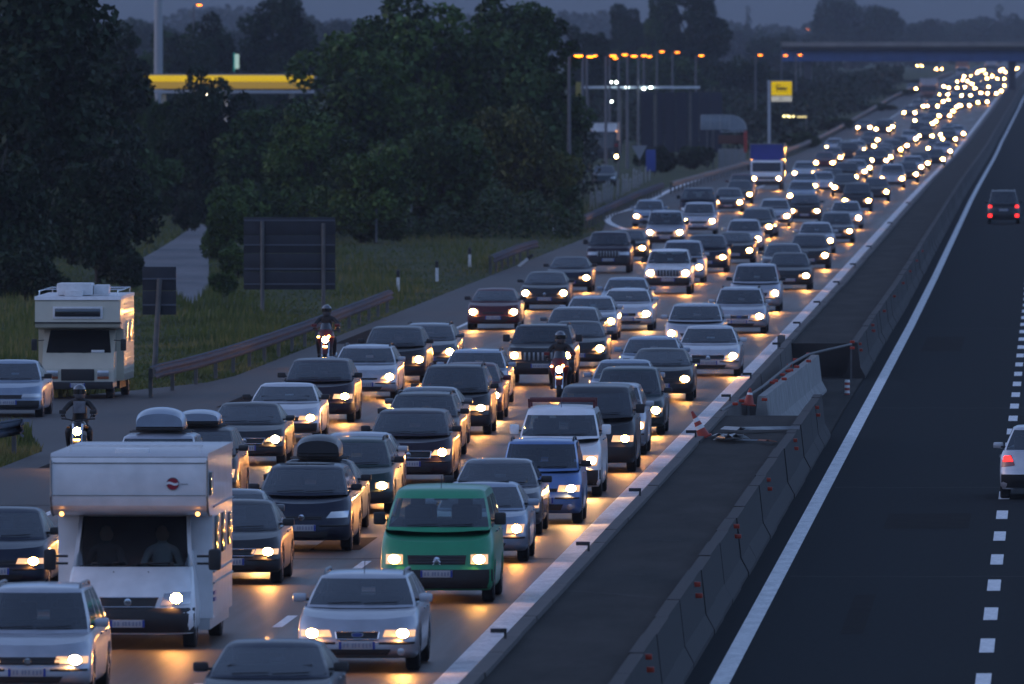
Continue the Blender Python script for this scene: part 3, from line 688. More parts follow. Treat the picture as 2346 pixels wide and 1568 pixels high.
    # roof seam behind the windscreen
    if S['split']:
        MB().box((0, yw + .42, H - .012), (Wt * 1.5, .03, .02)).build('roof_seam', M['black'], root)
    if S['rack']:
        rk = MB()
        for yy in (yw + .5, yw + 1.6): rk.box((0, yy, H + .10), (Wt * 2.05, .06, .07), bev=.015).box((-Wt * .98, yy, H + .02), (.05, .06, .14)).box((Wt * .98, yy, H + .02), (.05, .06, .14))
        rk.build('roof_bar', mat('rack_red', (.10, .015, .015), .5), root)
    if typ != 'van' or True:                           # rear lamps
        zt = zc - .05
        for sx in (-1, 1):
            q = [(sx * W * .70, zt - .16), (sx * W * .95, zt - .16), (sx * W * .95, zt + .02), (sx * W * .70, zt + .02)]
            slab(patch(sh, q, 4, 3, .012, rear=True), -.03).build('tail_light', M['redoff'], root)
    return root
def roof_box(label, col, loc, w=.82, l=1.5, h=.36):
    root = thing('roof_box', label, 'roof box', loc)
    mb = MB(); L = []
    for j in range(13):
        v = j / 12; y = v * l; sc_ = math.sin(math.pi * min(1, max(.0, v * .86 + .12))) ** .38; row = []
        for i in range(15):
            a = math.pi * i / 14; row.append((-math.cos(a) * w / 2 * (.72 + .28 * sc_) * (1 if 0 < i < 14 else 1), y, max(0, math.sin(a)) ** .55 * h * sc_))
        L.append(row)
    mb.grid(L); mb.add(L[0], [tuple(range(15))]); mb.add(L[-1], [tuple(range(15))]); mb.build('lid', PAINT[col], root, 50)
    MB().box((0, l / 2, -.035), (w * .94, l * .94, .075), bev=.03).build('tray', M['black'], root)
    for y in (l * .25, l * .75): MB().box((0, y, -.10), (w + .22, .07, .035), bev=.01).build('cross_bar', M['dullsteel'], root)
    return root
# ---------------------------------------------------------------- the queue, nearest first
def place(typ, xc, k, top, col, label, **kw):
    """xc: where the middle of the nose is seen; k: size of a metre there; top: where the roof is seen."""
    p = at_k(xc, VY + CH * k, k); zgr = zg(p.y)
    if top is not None:
        kr = F / (F / k + 2.2); H = CH - (top - VY) / kr - zgr; b = TYPES[typ].get('H', BASE['H']); H = min(max(H, b * .93), b * 1.10); kw['H'] = H
    kw['bulb'] = ip(k, [60, 95, 130], [.112, .10, .086])
    if 'lamp' not in kw: kw['lamp'] = ('lamp', 'lamp_b', 'lamp', 'lamp_c')[int(xc * 7 + k * 3) % 4]
    return make_car(label, typ, col, (p.x, p.y, zgr), kw.pop('rz', 0.), **kw)
Q = place
# lane next to the median
Q('hatch', 605, 180, 1468, 'navy', 'dark blue car cut off by the bottom edge, only its roof and windscreen showing', mirror='black', antenna=False)
Q('wagon', 818, 159.5, 1310, 'silver', 'silver estate car with oval grille and both headlights lit, in front of the green van', light='wide', grille='oval', badge='oval', chrome=True, fog=True, rails='steel', antenna=True)
Q('van', 1000, 141.5, 1113, 'green', 'green van with black bumper and rectangular yellow headlights', grille='wide', lamp='lampy', antenna=True, badge='chevron')
Q('hatch', 1096, 131, 1103, 'blue_silver', 'pale blue-silver hatchback half hidden behind the green van', light='round', split=1)
Q('sedan', 1132, 124, 1050, 'grey', 'grey saloon between the blue small car and the pale hatchback behind the green van', light='wide', mirror='black')
Q('micro', 1236, 121, 1003, 'blue', 'bright blue tall small car with roof rails and a wide headlight', light='wide', grille='slim', rails=True, mirror='black', fog=True, badge='bars')
Q('van', 1279, 114, 935, 'white', 'white van with a dark red roof bar and black lower half', W=1.72, rack=True, light='round', grille='slim', mirror='body', antenna=True)
Q('van', 1360, 107.6, 880, 'dark_grey', 'dark grey high-roofed van just behind the white van', W=1.78, grille='slim', light='wide', glass='darkglass')
Q('mpv', 1388, 103.2, 877, 'silver', 'silver people carrier mostly hidden behind the dark grey van', light='tall')
Q('wagon', 1436, 98, 840, 'teal', 'dark green-grey car behind the dark van, its cabin lit from behind', H=1.5, light='swept', mirror='black', rails=False)
Q('sedan', 1425, 93.2, 823, 'blue_silver', 'light blue saloon with pale mirrors, hidden behind the dark green-grey car')
Q('hatch', 1511, 89.2, 797, 'black', 'black hatchback with wide yellow headlights next to the white line', light='rect', lamp='lampy', mirror='black', bump='black')
Q('wagon', 1490, 86.0, 770, 'blue_silver', 'blue-silver estate tucked behind the black hatchback with yellow headlights', rails=False)
Q('sedan', 1622, 82.8, 745, 'pale_silver', 'pale silver saloon with chrome-barred grille nearest the white line', grille='wide', chrome=True, badge='chevron', W=1.8, light='swept')
Q('mpv', 1591, 77.3, 700, 'silver', 'silver rounded people carrier behind the pale silver saloon', light='round', H=1.55)
Q('wagon', 1693, 71.7, 657, 'silver', 'silver estate with an oval grille, ahead of the tall silver people carrier', light='wide', grille='oval', badge='oval', chrome=True)
Q('mpv', 1730, 66, 603, 'silver', 'tall silver people carrier with black mirrors, three back from the pale silver saloon', mirror='black', light='round')
Q('sedan', 1807, 60.4, 578, 'dark_grey', 'dark saloon just above the tall silver people carrier, beside the white line', light='wide', mirror='black')
Q('sedan', 1792, 57.3, 557, 'grey', 'grey car with lights shining through its cabin, behind the dark saloon', light='wide')
Q('wagon', 1853, 55, 536, 'dark_grey', 'dark estate beside the white line with a lit spot inside its windscreen', rails=False)
Q('hatch', 1868, 51, 508, 'silver', 'silver hatchback behind the dark estate near the white line', light='round')
Q('hatch', 1915, 48.3, 485, 'grey', 'grey car with a glaring right headlight beside the white line', light='wide')
Q('sedan', 1937, 44.6, 460, 'silver', 'silver saloon behind the car with the glaring headlight')
# middle lane
Q('wagon', 62, 167, 1342, 'silver', 'silver estate with round letter badge and slatted grille, at the bottom left corner', grille='wide', badge='vw', light='wide', rails='steel', mirror='body', chrome=False)
Q('sedan', 524, 136.8, 1145, 'dark_grey', 'dark grey saloon with bright-edged grille beside the white motorhome', grille='trap', chrome=True, light='wide', mirror='black')
Q('sedan', 506, 132.6, 1123, 'grey', 'grey car of which only a roof strip shows above the dark saloon by the motorhome', H=1.38)
Q('mpv', 690, 128.3, 1068, 'navy', 'dark blue people carrier with long swept headlights and a roof aerial', W=1.76, H=1.57, light='swept', antenna=True, grille='slim', badge='bars', mirror='black', split=1, lit='left')
RB = Q('sedan', 716, 123.6, 1052, 'black', 'black car carrying a dark roof box behind the dark blue people carrier', H=1.45, mirror='black')
Q('wagon', 797, 118.5, 1003, 'dark_green', 'dark green estate with wide yellow headlight in the middle lane', light='rect', lamp='lampy', mirror='black', bump='black', rails=True)
Q('hatch', 811, 115.3, 990, 'silver', 'silver hatchback almost hidden behind the dark green estate')
Q('mpv', 935, 110.8, 943, 'plum', 'plum-black people carrier with two chrome bars round its grille', W=1.82, H=1.55, grille='wide', chrome=True, badge='bars', mirror='black')
Q('wagon', 962, 104.2, 899, 'black', 'black estate with roof rails and large black mirrors, behind the plum people carrier', mirror='black', light='wide')
Q('hatch', 975, 101.2, 886, 'grey', 'grey car just behind the black estate with large mirrors', H=1.44)
Q('mpv', 1036, 98.0, 835, 'dark_grey', 'dark grey tall car with roof rails and a wide white headlight, between the two queues', light='wide', rails=True, mirror='black')
Q('hatch', 1071, 94.2, 830, 'maroon', 'dark red hatchback squeezed behind the tall dark grey car')
Q('wagon', 1085, 90.4, 800, 'blue_silver', 'pale blue estate with light mirrors in front of the jeep with the barred grille', rails=True)
Q('suv', 1238, 85.2, 742, 'dark_grey', 'dark jeep with seven upright grille bars and black mirrors', grille='jeep', light='round', rails=True)
Q('sedan', 1320, 80.8, 735, 'dark_grey', 'dark saloon right behind the jeep, its right side sparkling', light='swept')
Q('wagon', 1311, 77.0, 703, 'grey', 'grey car seen over the roof of the jeep', rails=False)
Q('hatch', 1351, 73.4, 677, 'silver', 'silver hatchback between the grey car above the jeep and the white people carrier', light='round')
Q('wagon', 1434, 71.0, 663, 'pale_silver', 'pale silver estate with oval grille in the middle lane', grille='oval', light='wide', rails=True, badge='oval')
Q('sedan', 1432, 67.8, 635, 'blue_silver', 'light blue saloon behind the pale silver estate, with light through its cabin')
Q('suv', 1530, 61.5, 570, 'white', 'white off-road car with both headlights lit and a black front', W=1.76, H=1.68, light='rect', grille='jeep', rails=False, bump='black')
Q('mpv', 1562, 58.6, 550, 'silver', 'silver people carrier behind the white off-road car', light='rect')
Q('mpv', 1618, 55.9, 537, 'navy', 'dark people carrier to the right of the white off-road car', H=1.6, light='wide')
Q('hatch', 1682, 53.6, 533, 'black', 'black hatchback with a lit spot in its windscreen, in the middle lane', light='rect', lamp='lampy')
Q('wagon', 1703, 50.5, 502, 'silver', 'silver estate behind the black hatchback in the middle lane')
Q('sedan', 1740, 46.7, 475, 'grey', 'grey saloon with low sun-white headlights behind the silver estate')
Q('mpv', 1843, 43.0, 447, 'dark_grey', 'dark people carrier with a pair of small orange-lit headlights', light='wide')
# outer lane
Q('sedan', -15, 139.5, 1163, 'navy', 'dark blue saloon cut off by the left edge, beside the motorhome', mirror='black', light='wide')
MPA = Q('mpv', 350, 122, 992, 'silver', 'silver people carrier under a big grey roof box, behind the motorhome', H=1.75)
MPB = Q('mpv', 440, 116.6, 980, 'black', 'black car under a flat grey roof box, behind the motorhome', H=1.62, light='round')
Q('sedan', 559, 106, 922, 'dark_grey', 'dark saloon with a star of light on its windscreen, next to the roof box cars', grille='trap', chrome=True, light='swept', badge='bars')
Q('sedan', 646, 99.8, 877, 'pale_silver', 'pale silver saloon with a black bumper in the outer lane', bump='black', light='wide', mirror='black')
Q('mpv', 726, 94.8, 825, 'plum', 'dark people carrier with a light shining through its cabin, in the outer lane', H=1.55, light='wide', mirror='black')
Q('wagon', 832, 88.8, 790, 'silver', 'silver estate with slim dark grille in the outer lane', grille='slim', light='swept', rails=True)
Q('mpv', 901, 84.6, 753, 'dark_grey', 'dark tall car behind the silver outer-lane estate', H=1.54, light='round', mirror='black')
Q('wagon', 975, 81.8, 742, 'grey', 'grey estate at the left of the jeep, behind the dark tall car', rails=True, H=1.45)
Q('hatch', 1130, 70.8, 660, 'maroon', 'dark red hatchback with both round headlights lit, alone beside the shoulder', light='round', mirror='black', grille='slim')
Q('hatch', 1247, 65.7, 622, 'dark_grey', 'dark grey hatchback with both headlights lit, behind the lone dark red car', light='swept', grille='slim', badge='bars')
Q('sedan', 1303, 61, 590, 'navy', 'dark blue saloon behind the dark grey hatchback in the outer lane', light='wide', mirror='black')
Q('suv', 1393, 56, 530, 'plum', 'big dark red off-road car with its headlights off', lit='none', light='wide', grille='jeep', rails=False, H=1.72)
Q('hatch', 1437, 53, 526, 'black', 'small black car behind the dark red off-road car', light='wide')
Q('suv', 1523, 50, 482, 'silver', 'silver off-road car with twin-strut grille and both headlights lit, outer lane', light='wide', grille='slats', H=1.78, chrome=True)
Q('mpv', 1600, 46, 463, 'pale_silver', 'pale people carrier in front of the dark minibus')
Q('hatch', 1486, 44.2, 457, 'blue_silver', 'pale hatchback coming off the slip road', light='wide')
Q('van', 1598, 42.8, 430, 'navy', 'dark minibus with a wide windscreen and headlights off', lit='none', W=2.0, H=2.0, name='minibus', cat='minibus')
Q('sedan', 1668, 40.3, 430, 'grey', 'grey saloon to the right of the dark minibus')
Q('hatch', 1697, 36.4, 398, 'maroon', 'small unlit dark red car waiting left of the blue lorry', lit='none')
# the boxes on the roofs, each resting on its car
def on_roof(car, label, col, w, h, dy=.35, **kw):
    bd = [o for o in car.children if o.name.startswith('body')][0]; H = max(v.co.z for v in bd.data.vertices); c = car.location
    return roof_box(label, col, (c.x + kw.pop('dx', 0), c.y + 1.55 + dy, c.z + H + .115), w=w, h=h, **kw)
on_roof(MPA, 'big rounded grey roof box on the silver people carrier behind the motorhome', 'blue_silver', .96, .36)
on_roof(MPB, 'low flat grey roof box right of the big rounded one', 'blue_silver', .86, .22)
on_roof(RB, 'dark roof box on the black car behind the dark blue people carrier', 'dark_grey', .86, .34)
# far part of the queue: one car for every headlight seen there
FAR = [(1861, 394, 's', 'silver', 'pale car with both headlights lit, right of the blue lorry'), (1906, 370, 's', 'maroon', 'dark car with an orange-lit roof edge behind the pale car right of the blue lorry'),
 (1905, 420, 's', 'silver', None), (1865, 422, 's', 'grey', None), (1858, 445, 'w', 'blue_silver', None), (1800, 491, 'w', 'silver', None), (1760, 516, 'h', 'dark_grey', None), (1716, 443, 'h', 'black', None),
 (1966, 489, None, None, None), (1957, 427, 'h', 'dark_grey', None), (1987, 459, 'm', 'dark_grey', None), (1926, 336, 's', 'grey', None), (2001, 333, 'h', 'grey', None), (1978, 341, 's', 'grey', None), (1961, 352, 'm', 'dark_grey', None),
 (1996, 365, 'h', 'grey', None), (2029, 365, 's', 'navy', None), (1991, 382, 'h', 'dark_grey', None), (1979, 390, 's', 'grey', None), (1958, 405, 'm', 'grey', None), (1925, 413, 'h', 'navy', None),
 (2064, 409, 'm', 'silver', 'grey-roofed people carrier with both headlights lit in the middle of the far queue'), (2029, 437, 'h', 'dark_grey', None), (2097, 397, 'h', 'dark_grey', None), (2109, 380, 's', 'grey', None), (2124, 371, 's', 'dark_grey', None), (2159, 363, 'h', 'navy', None),
 (2176, 344, 's', 'grey', 'far car with the brightest headlights of the distant queue beside the white line'), (2188, 317, 'h', 'grey', None), (2206, 304, 's', 'grey', None), (2062, 340, 's', 'dark_grey', None), (2077, 332, 'h', 'grey', None), (2097, 316, 's', 'grey', None), (2134, 310, 'h', 'dark_grey', None),
 (2115, 301, 'm', 'dark_grey', None), (2132, 299, 's', 'grey', None), (1992, 290, 's', 'grey', None), (2035, 296, 'm', 'dark_grey', 'far vehicle with a glaring pair of headlights at the edge of the outer lane'), (2143, 276, 's', 'grey', None), (2121, 275, 'h', 'grey', None),
 (2151, 264, 's', 'grey', None), (2175, 264, 'h', 'grey', None), (2182, 253, 's', 'grey', None), (2191, 244, 'h', 'grey', None), (2200, 240, 's', 'grey', None), (2220, 240, 's', 'grey', None), (2147, 242, 'h', 'grey', None), (2114, 242, 's', 'grey', None),
 (2160, 231, 's', 'grey', None), (2194, 229, 'h', 'grey', None), (2240, 233, 's', 'grey', None), (2261, 232, 'h', 'grey', None), (2171, 215, 's', 'grey', None), (2206, 217, 's', 'grey', None), (2223, 218, 'h', 'grey', None), (2238, 218, 's', 'grey', None), (2267, 212, 's', 'grey', None),
 (2282, 213, 'h', 'grey', None), (2293, 207, 's', 'grey', None), (2252, 201, 's', 'grey', None), (2267, 193, 'h', 'grey', None), (2283, 196, 's', 'grey', None), (2300, 195, 's', 'grey', None), (2192, 200, 's', 'grey', None), (2210, 199, 'h', 'grey', None), (2233, 185, 's', 'grey', None),
 (2288, 174, 's', 'grey', None), (2112, 150, 's', 'grey', None), (2157, 158, 'h', 'grey', None), (2098, 202, 's', 'grey', None)]
POOL = {}
for i, (x, y, t, c, lab) in enumerate(FAR):
    if t is None: continue
    P0 = on_ground(x, y, .66); rnd = random.Random(i); near = y > 300
    key = (t, near)
    label = lab or ('car in the distant queue, seen as headlights right of the blue lorry' if near else 'added far-off car thickening the headlight glare below the overpass')
    grp = None if lab else ('distant cars in the middle of the jam' if near else 'headlights at the far end of the jam')
    if key not in POOL:
        r = make_car(label, {'s': 'sedan', 'h': 'hatch', 'm': 'mpv', 'w': 'wagon'}[t], 'grey', name='distant_car', detail=0, cat='car', light='wide', lamp='lampfar', bulb=.125); POOL[key] = r
    else: r = copy_tree(POOL[key]); r['label'] = label
    if grp: r['group'] = grp
    elif 'group' in r: del r['group']
    r.location = (P0.x - .60, P0.y, P0.z)
    if c and c != 'grey': swap(r, {'paint_grey': PAINT[c]}) if False else [setattr(ch.material_slots[0], 'link', 'OBJECT') or setattr(ch.material_slots[0], 'material', PAINT[c]) for ch in r.children if ch.name.startswith('body')]

# added cars in the gaps: their headlights stand in for the bloom there
_seen = [(o.location.x, o.location.y) for o in sc.objects if o.parent is None and o.get('category') == 'car' and o.location.y > 700]
_rn = random.Random(11); _n = 0
for _t in range(900):
    if _n >= 46: break
    Y = 1150 + 2300 * _rn.random() ** 1.3; X = _rn.choice([-10.4, -13.9, -17.6]) + rdx(Y) + _rn.uniform(-.35, .35)
    if any(abs(X - a) < 1.9 and abs(Y - b) < 9 for a, b in _seen): continue
    _seen.append((X, Y)); _n += 1
    r = copy_tree(POOL[_rn.choice([('s', False), ('h', False)])]); r.location = (X, Y, zg(Y)); r['label'] = 'added far-off car thickening the headlight glare below the overpass'; r['group'] = 'headlights at the far end of the jam'

# say of each countable car of the far queue where in its lane it stands
ORD = ['first', 'second', 'third', 'fourth', 'fifth', 'sixth', 'seventh', 'eighth', 'ninth', 'tenth', 'eleventh', 'twelfth', 'thirteenth', 'fourteenth', 'fifteenth', 'sixteenth', 'seventeenth', 'eighteenth', 'nineteenth', 'twentieth']
LN = {0: ('lane beside the white line', 'silver saloon with the glaring car before it'), 1: ('middle lane', 'dark people carrier with two small headlights'), 2: ('outer lane', 'blue-fronted lorry')}
byl = {0: [], 1: [], 2: []}
for o in sc.objects:
    if o.parent is None and o.name.startswith('distant_car'):
        X = o.location.x - rdx(o.location.y); byl[0 if X > -12.1 else 1 if X > -15.8 else 2].append(o)
for l, L in byl.items():
    L.sort(key=lambda o: o.location.y)
    for i, o in enumerate(L[:20]):
        if o.get('group') and o.location.y < 1500:
            bd = [c for c in o.children if c.name.startswith('body')][0]; cn = bd.material_slots[0].material.name.replace('paint_', '').replace('_', ' ')
            o['label'] = '%s far car in the %s, %s up the distant queue' % (cn, LN[l][0], ORD[i])
# ---------------------------------------------------------------- cars seen from behind, on the free lanes
def rear_car(label, typ, col, x, k, lamp2=False, **kw):
    p = at_k(x, VY + CH * k, k); S = dict(BASE); S.update(TYPES[typ]); S.update(kw); L = S['L']
    r = make_car(label, typ, col, (p.x, p.y + L, 0), math.pi, lit='none', plate='none', **kw)
    sh = Shape(S); W = sh.W; zt = S['zc'] - .05
    for c in [c for c in r.children if c.name.startswith('tail_light')]: bpy.data.objects.remove(c)
    for sx in (-1, 1):
        q = [(sx * W * .66, zt - .18), (sx * W * .97, zt - .22), (sx * W * .955, zt + .04), (sx * W * .74, zt + .02)]
        t = slab(patch(sh, q, 5, 4, .014, rear=True), -.03).build('tail_light', M['redoff'], r)
        e = MB().grid(patch(sh, [(sx * W * .70, zt - .10), (sx * W * .93, zt - .11), (sx * W * .92, zt + .015), (sx * W * .76, zt + .01)], 4, 3, .022, rear=True))
        e.build('lamp_glow', M['red'], t)
        if lamp2:
            q = [(sx * W * .72, zt - .62), (sx * W * .94, zt - .62), (sx * W * .94, zt - .46), (sx * W * .72, zt - .46)]
            MB().grid(patch(sh, q, 3, 2, .02, rear=True)).build('lower_lamp', M['red'], r)
    b0 = S['b']
    slab(patch(sh, [(-W * .97, b0 + .03), (W * .97, b0 + .03), (W * .97, b0 + .30), (-W * .97, b0 + .30)], 14, 2, .02, rear=True), -.04).build('rear_bumper', M['black'], r)
    o = bpy.data.objects.new('rear_number_plate', plate_mesh('a')); o.rotation_euler.z = math.pi; o.location = (0, sh.ry(0, zt - .22) + .03, zt - .24); link(o, r)
    gl_ = MB(); P = [(x, sh.ry(x, zt - .38) + .015, zt - .38) for x in np.linspace(-W * .6, W * .6, 9)]; gl_.tube(P, .008, 4); gl_.build('tailgate_seam', M['black'], r)
    return r
rear_car('silver hatchback driving away at the right edge, left tail lamp glowing red', 'hatch', 'pale_silver', 2392, 114.5, H=1.47, mirror='body', W=1.77)
rear_car('tall dark grey car driving away in the far right lane with four red lamps lit', 'mpv', 'dark_grey', 2299, 43.2, H=1.78, W=1.72, lamp2=True, rails='steel')
# ---------------------------------------------------------------- white motorhome
def motorhome():
    k = 153.5; p = at_k(296, VY + CH * k, k)
    r = thing('motorhome', 'white motorhome with a big overhanging nose and red round emblem, bottom left', 'motorhome', p)
    W = PAINT['white']; Wg = mat('motorhome_side', (.50, .51, .53), .4, coat=.3, noise=.05)
    # living body: roof nose curves under above the windscreen
    prof = [(.02, 2.88), (.0, 2.80), (.0, 2.30), (.05, 2.16), (.16, 2.07), (.34, 2.02), (.62, 2.0), (1.45, 1.98), (1.46, .42), (6.4, .42), (6.45, 2.86), (6.38, 2.93), (.10, 2.93)]
    b = MB().prism(prof, -1.165, 1.165); b.build('body', W, r, 30)
    MB().prism([(.015, 2.895), (.10, 2.945), (6.38, 2.945), (6.46, 2.87), (6.4, 2.84), (.03, 2.85)], -1.18, 1.18).build('roof_edge', Wg, r)
    for s in (-1, 1): MB().tube([(s * 1.172, -.004, 2.84), (s * 1.172, -.004, 2.30), (s * 1.172, .05, 2.16), (s * 1.172, .17, 2.06), (s * 1.172, .5, 2.0)], .018, 6).build('corner_trim', M['steel'], r)
    ra = MB().box((.05, 1.0, 3.03), (2.0, .04, .04)).box((-.95, 1.0, 2.98), (.04, .05, .1)).box((1.0, 1.0, 2.98), (.04, .05, .1)); ra.build('roof_bar', M['white'], r)
    MB().box((0, -.008, 2.80), (2.3, .012, .012)).build('panel_seam', M['dullsteel'], r); MB().box((0, -.006, 2.315), (2.3, .012, .008)).build('panel_seam', M['dullsteel'], r)
    MB().box((.03, .42, 2.965), (.50, .42, .09), bev=.02).build('skylight', W, r)
    # emblem: red disc crossed by a white band, short dark line of lettering beside it
    em = MB().disc((0, 0, 0), .088, n=28, dome=.004); o = em.build('emblem', mat('emblem_red', (.33, .01, .03), .4), r); o.location = (.655, -.012, 2.49)
    MB().grid([[(-.098 + .02 * j, -.014, -.014 + .012 * math.sin(j * .7)) for j in range(10)], [(-.098 + .02 * j, -.014, .022 + .012 * math.sin(j * .7)) for j in range(10)]]).build('emblem_band', W, o)
    MB().tube([(math.cos(t) * .092, -.006, math.sin(t) * .092) for t in np.linspace(0, 2 * math.pi, 25)], .006, 4).build('emblem_ring', mat('emblem_grey', (.2, .2, .22), .4), o)
    for i in range(9): MB().box((.12 + i * .013, -.004, -.004), (.008, .004, .014 if i % 2 else .010)).build('letter', mat('letter_grey', (.12, .12, .14), .5), o)
    for s in (-1, 1):
        o = MB().disc((0, 0, 0), .034, n=12, dome=.02).build('marker_lamp', M['amber'], r, recalc=False); o.location = (s * 1.02, .12, 2.035)
    # cab
    hw0, hw1, z0, z1, y0, y1 = .87, .81, 1.235, 1.96, .62, 1.25
    cabm = MB()
    def row(z, y, w, D): return [(w * t, y + D * sup(t, 2.6), z) for t in NFB]
    rows = [row(.24, .0, .93, .35), row(.36, -.06, .97, .38), row(.56, -.07, .98, .40), row(.60, -.02, .98, .40), row(.74, .02, .97, .40), row(.80, .05, .96, .40), row(1.0, .25, .94, .34), row(1.16, .46, .92, .28), row(1.225, .60, .90, .24)]
    cabm.grid(rows)
    for s in (-1, 1):
        side = [[(s * w, y, z) for y in (yy, 1.0, 1.5)] for (z, w, yy) in [(.24, .93, .35), (.36, .97, .32), (.56, .98, .33), (.60, .98, .38), (.74, .97, .42), (.80, .96, .45), (1.0, .94, .59), (1.16, .92, .74), (1.225, .90, .84)]]
        cabm.grid(side)
        cabm.grid([[(s * .90, .84, 1.225), (s * .90, 1.5, 1.225)], [(s * .86, 1.0, 1.5), (s * .86, 1.5, 1.5)], [(s * .83, 1.26, 2.02), (s * .83, 1.5, 2.02)]])
        cabm.grid([[(s * .90, .80, 1.225), (s * .835, .80 - .0, 1.235)], [(s * .83, 1.30, 1.99), (s * .775, 1.30, 1.99)]])
    cb = cabm.build('cab', W, r, 35, recalc=False)
    fr = lambda x, z: ip(z, [.24, .36, .56, .60, .74, .80, 1.0, 1.16, 1.225], [0, -.06, -.07, -.02, .02, .05, .25, .46, .60]) + .40 * sup(min(.99, abs(x) / .97), 2.6)
    def pt(q, off, nx=6, nz=3):
        (ax, az), (bx, bz), (c_, cz), (dx, dz) = q; P = []
        for j in range(nz + 1):
            v = j / nz; rr = []
            for i in range(nx + 1):
                u = i / nx; x = (1 - v) * ((1 - u) * ax + u * bx) + v * ((1 - u) * dx + u * c_); z = (1 - v) * ((1 - u) * az + u * bz) + v * ((1 - u) * dz + u * cz); rr.append((x, fr(x, z) - off, z))
            P.append(rr)
        return P
    Pw = [[(w * t, y + D * sup(t, 2.4), z) for t in np.linspace(-.985, .985, 11)] for z, y, w, D in [(1.235, .615, .87, .22), (1.48, .83, .85, .20), (1.72, 1.04, .83, .19), (1.97, 1.24, .80, .18)]]
    ws = MB().grid(Pw).build('windscreen', M['glass'], r, 60); orient(ws.data, (0, 3, 0)); shade(ws.data, 60)
    fm = MB(); fm.grid([[(w * t, y + D * sup(t, 2.4), z) for t in np.linspace(-1, 1, 11)] for z, y, w, D in [(1.96, 1.235, .815, .18), (2.05, 1.28, .82, .18)]]); fm.build('header', W, r)
    slab(pt([(-.96, .26), (.96, .26), (.97, .63), (-.97, .63)], .02, 16, 4), .04).build('bumper', M['black'], r)
    g = slab(pt([(-.40, .64), (.38, .64), (.43, .775), (-.44, .775)], .012, 10), .03).build('grille', M['black'], r)
    MB().tube([(x, fr(x, .785) - .02, .785) for x in np.linspace(-.45, .44, 11)], .011, 5).tube([(x, fr(x, .645) - .02, .645) for x in np.linspace(-.40, .38, 11)], .010, 5).build('chrome_surround', M['chrome'], g)
    bd = MB().disc((0, 0, 0), .058, n=18, dome=.006); o = bd.build('badge', M['chrome'], g); o.location = (-.02, fr(0, .71) - .03, .715)
    bb = MB(); [bb.box((-.027 + .018 * i, -.008, 0), (.008, .005, .05), rot=(.25, 'Y')) for i in range(4)]; bb.build('badge_bars', mat('badge_dark', (.02, .02, .03), .4), o)
    for s in (-1, 1):
        q = [(s * .46, .665), (s * .90, .685), (s * .91, .87), (s * .52, .845)]
        hl = slab(pt(q, .014, 6, 3), .03).build('headlight', M['lens'], r)
        o = MB().disc((0, 0, 0), .088, n=16, dome=.01, rz=.075).build('bulb_glow', M['lamp'], hl, recalc=False); o.location = (s * .70, fr(.70, .77) - .06, .775)
        mm = MB().box((0, 0, 0), (.19, .12, .32), bev=.05).box((-s * .16, .03, .05), (.22, .04, .035)).box((-s * .16, .03, -.06), (.22, .04, .035)).build('wing_mirror', M['black'], r); mm.location = (s * 1.24, .72, 1.33)
        MB().add([(s * .845, .98, 1.30), (s * .845, 1.46, 1.30), (s * .82, 1.46, 1.86), (s * .815, 1.22, 1.86)], [(0, 1, 2, 3)]).build('side_window', M['darkglass'], r).location = (s * .03, 0, 0)
    o = bpy.data.objects.new('number_plate', plate_mesh('a')); o.location = (-.02, -.135, .40); link(o, r)
    wp = MB()
    for x0 in (-.6, .08): wp.tube([(x0, .60 + .02, 1.26), (x0 + .5, .64, 1.285)], .011, 4)
    wp.build('wiper', M['black'], r)
    MB().box((0, .95, 1.20), (1.6, .5, .06)).box((0, 1.42, 1.6), (1.6, .02, .9)).build('interior', M['interior'], r)
    for s in (-1, 1): MB().disc((s * .26, .43, 1.155), .012, (0, -.7, .7), 8).build('washer_jet', M['black'], r)
    tw, rm = wheel_meshes(.33)
    for s in (-1, 1):
        for y in (.85, 4.9):
            w = bpy.data.objects.new('wheel', tw); w.location = (s * (.86 if y < 1 else 1.0), y, .33); link(w, r); link(bpy.data.objects.new('rim', rm), w)
    # side windows and door trim of the living body, on the side turned to us
    for (ya, yb_, za, zb) in [(1.9, 2.9, 1.35, 1.95), (3.5, 4.3, 1.35, 1.95), (5.2, 5.9, 1.4, 1.9), (.5, 1.1, 2.3, 2.65)]:
        MB().box((1.178, (ya + yb_) / 2, (za + zb) / 2), (.03, yb_ - ya, zb - za), bev=.01).build('side_window', M['darkglass'], r)
    sk = MB(); [sk.tube([(1.18, 1.5, z), (1.18, 6.3, z)], .016, 5) for z in (.95, 1.12, 2.1)]; sk.build('side_strip', M['steel'], r)
    MB().prism([(1.47, .25), (1.47, .42), (6.3, .42), (6.3, .25)], -1.12, 1.12).build('side_skirt', Wg, r)
    for z in (.7, .8): MB().box((1.175, 1.8, z), (.02, .5, .05)).build('side_stripe', mat('stripe_blue', (.04, .06, .25), .4), r)
    return r, p
MH, MHp = motorhome()
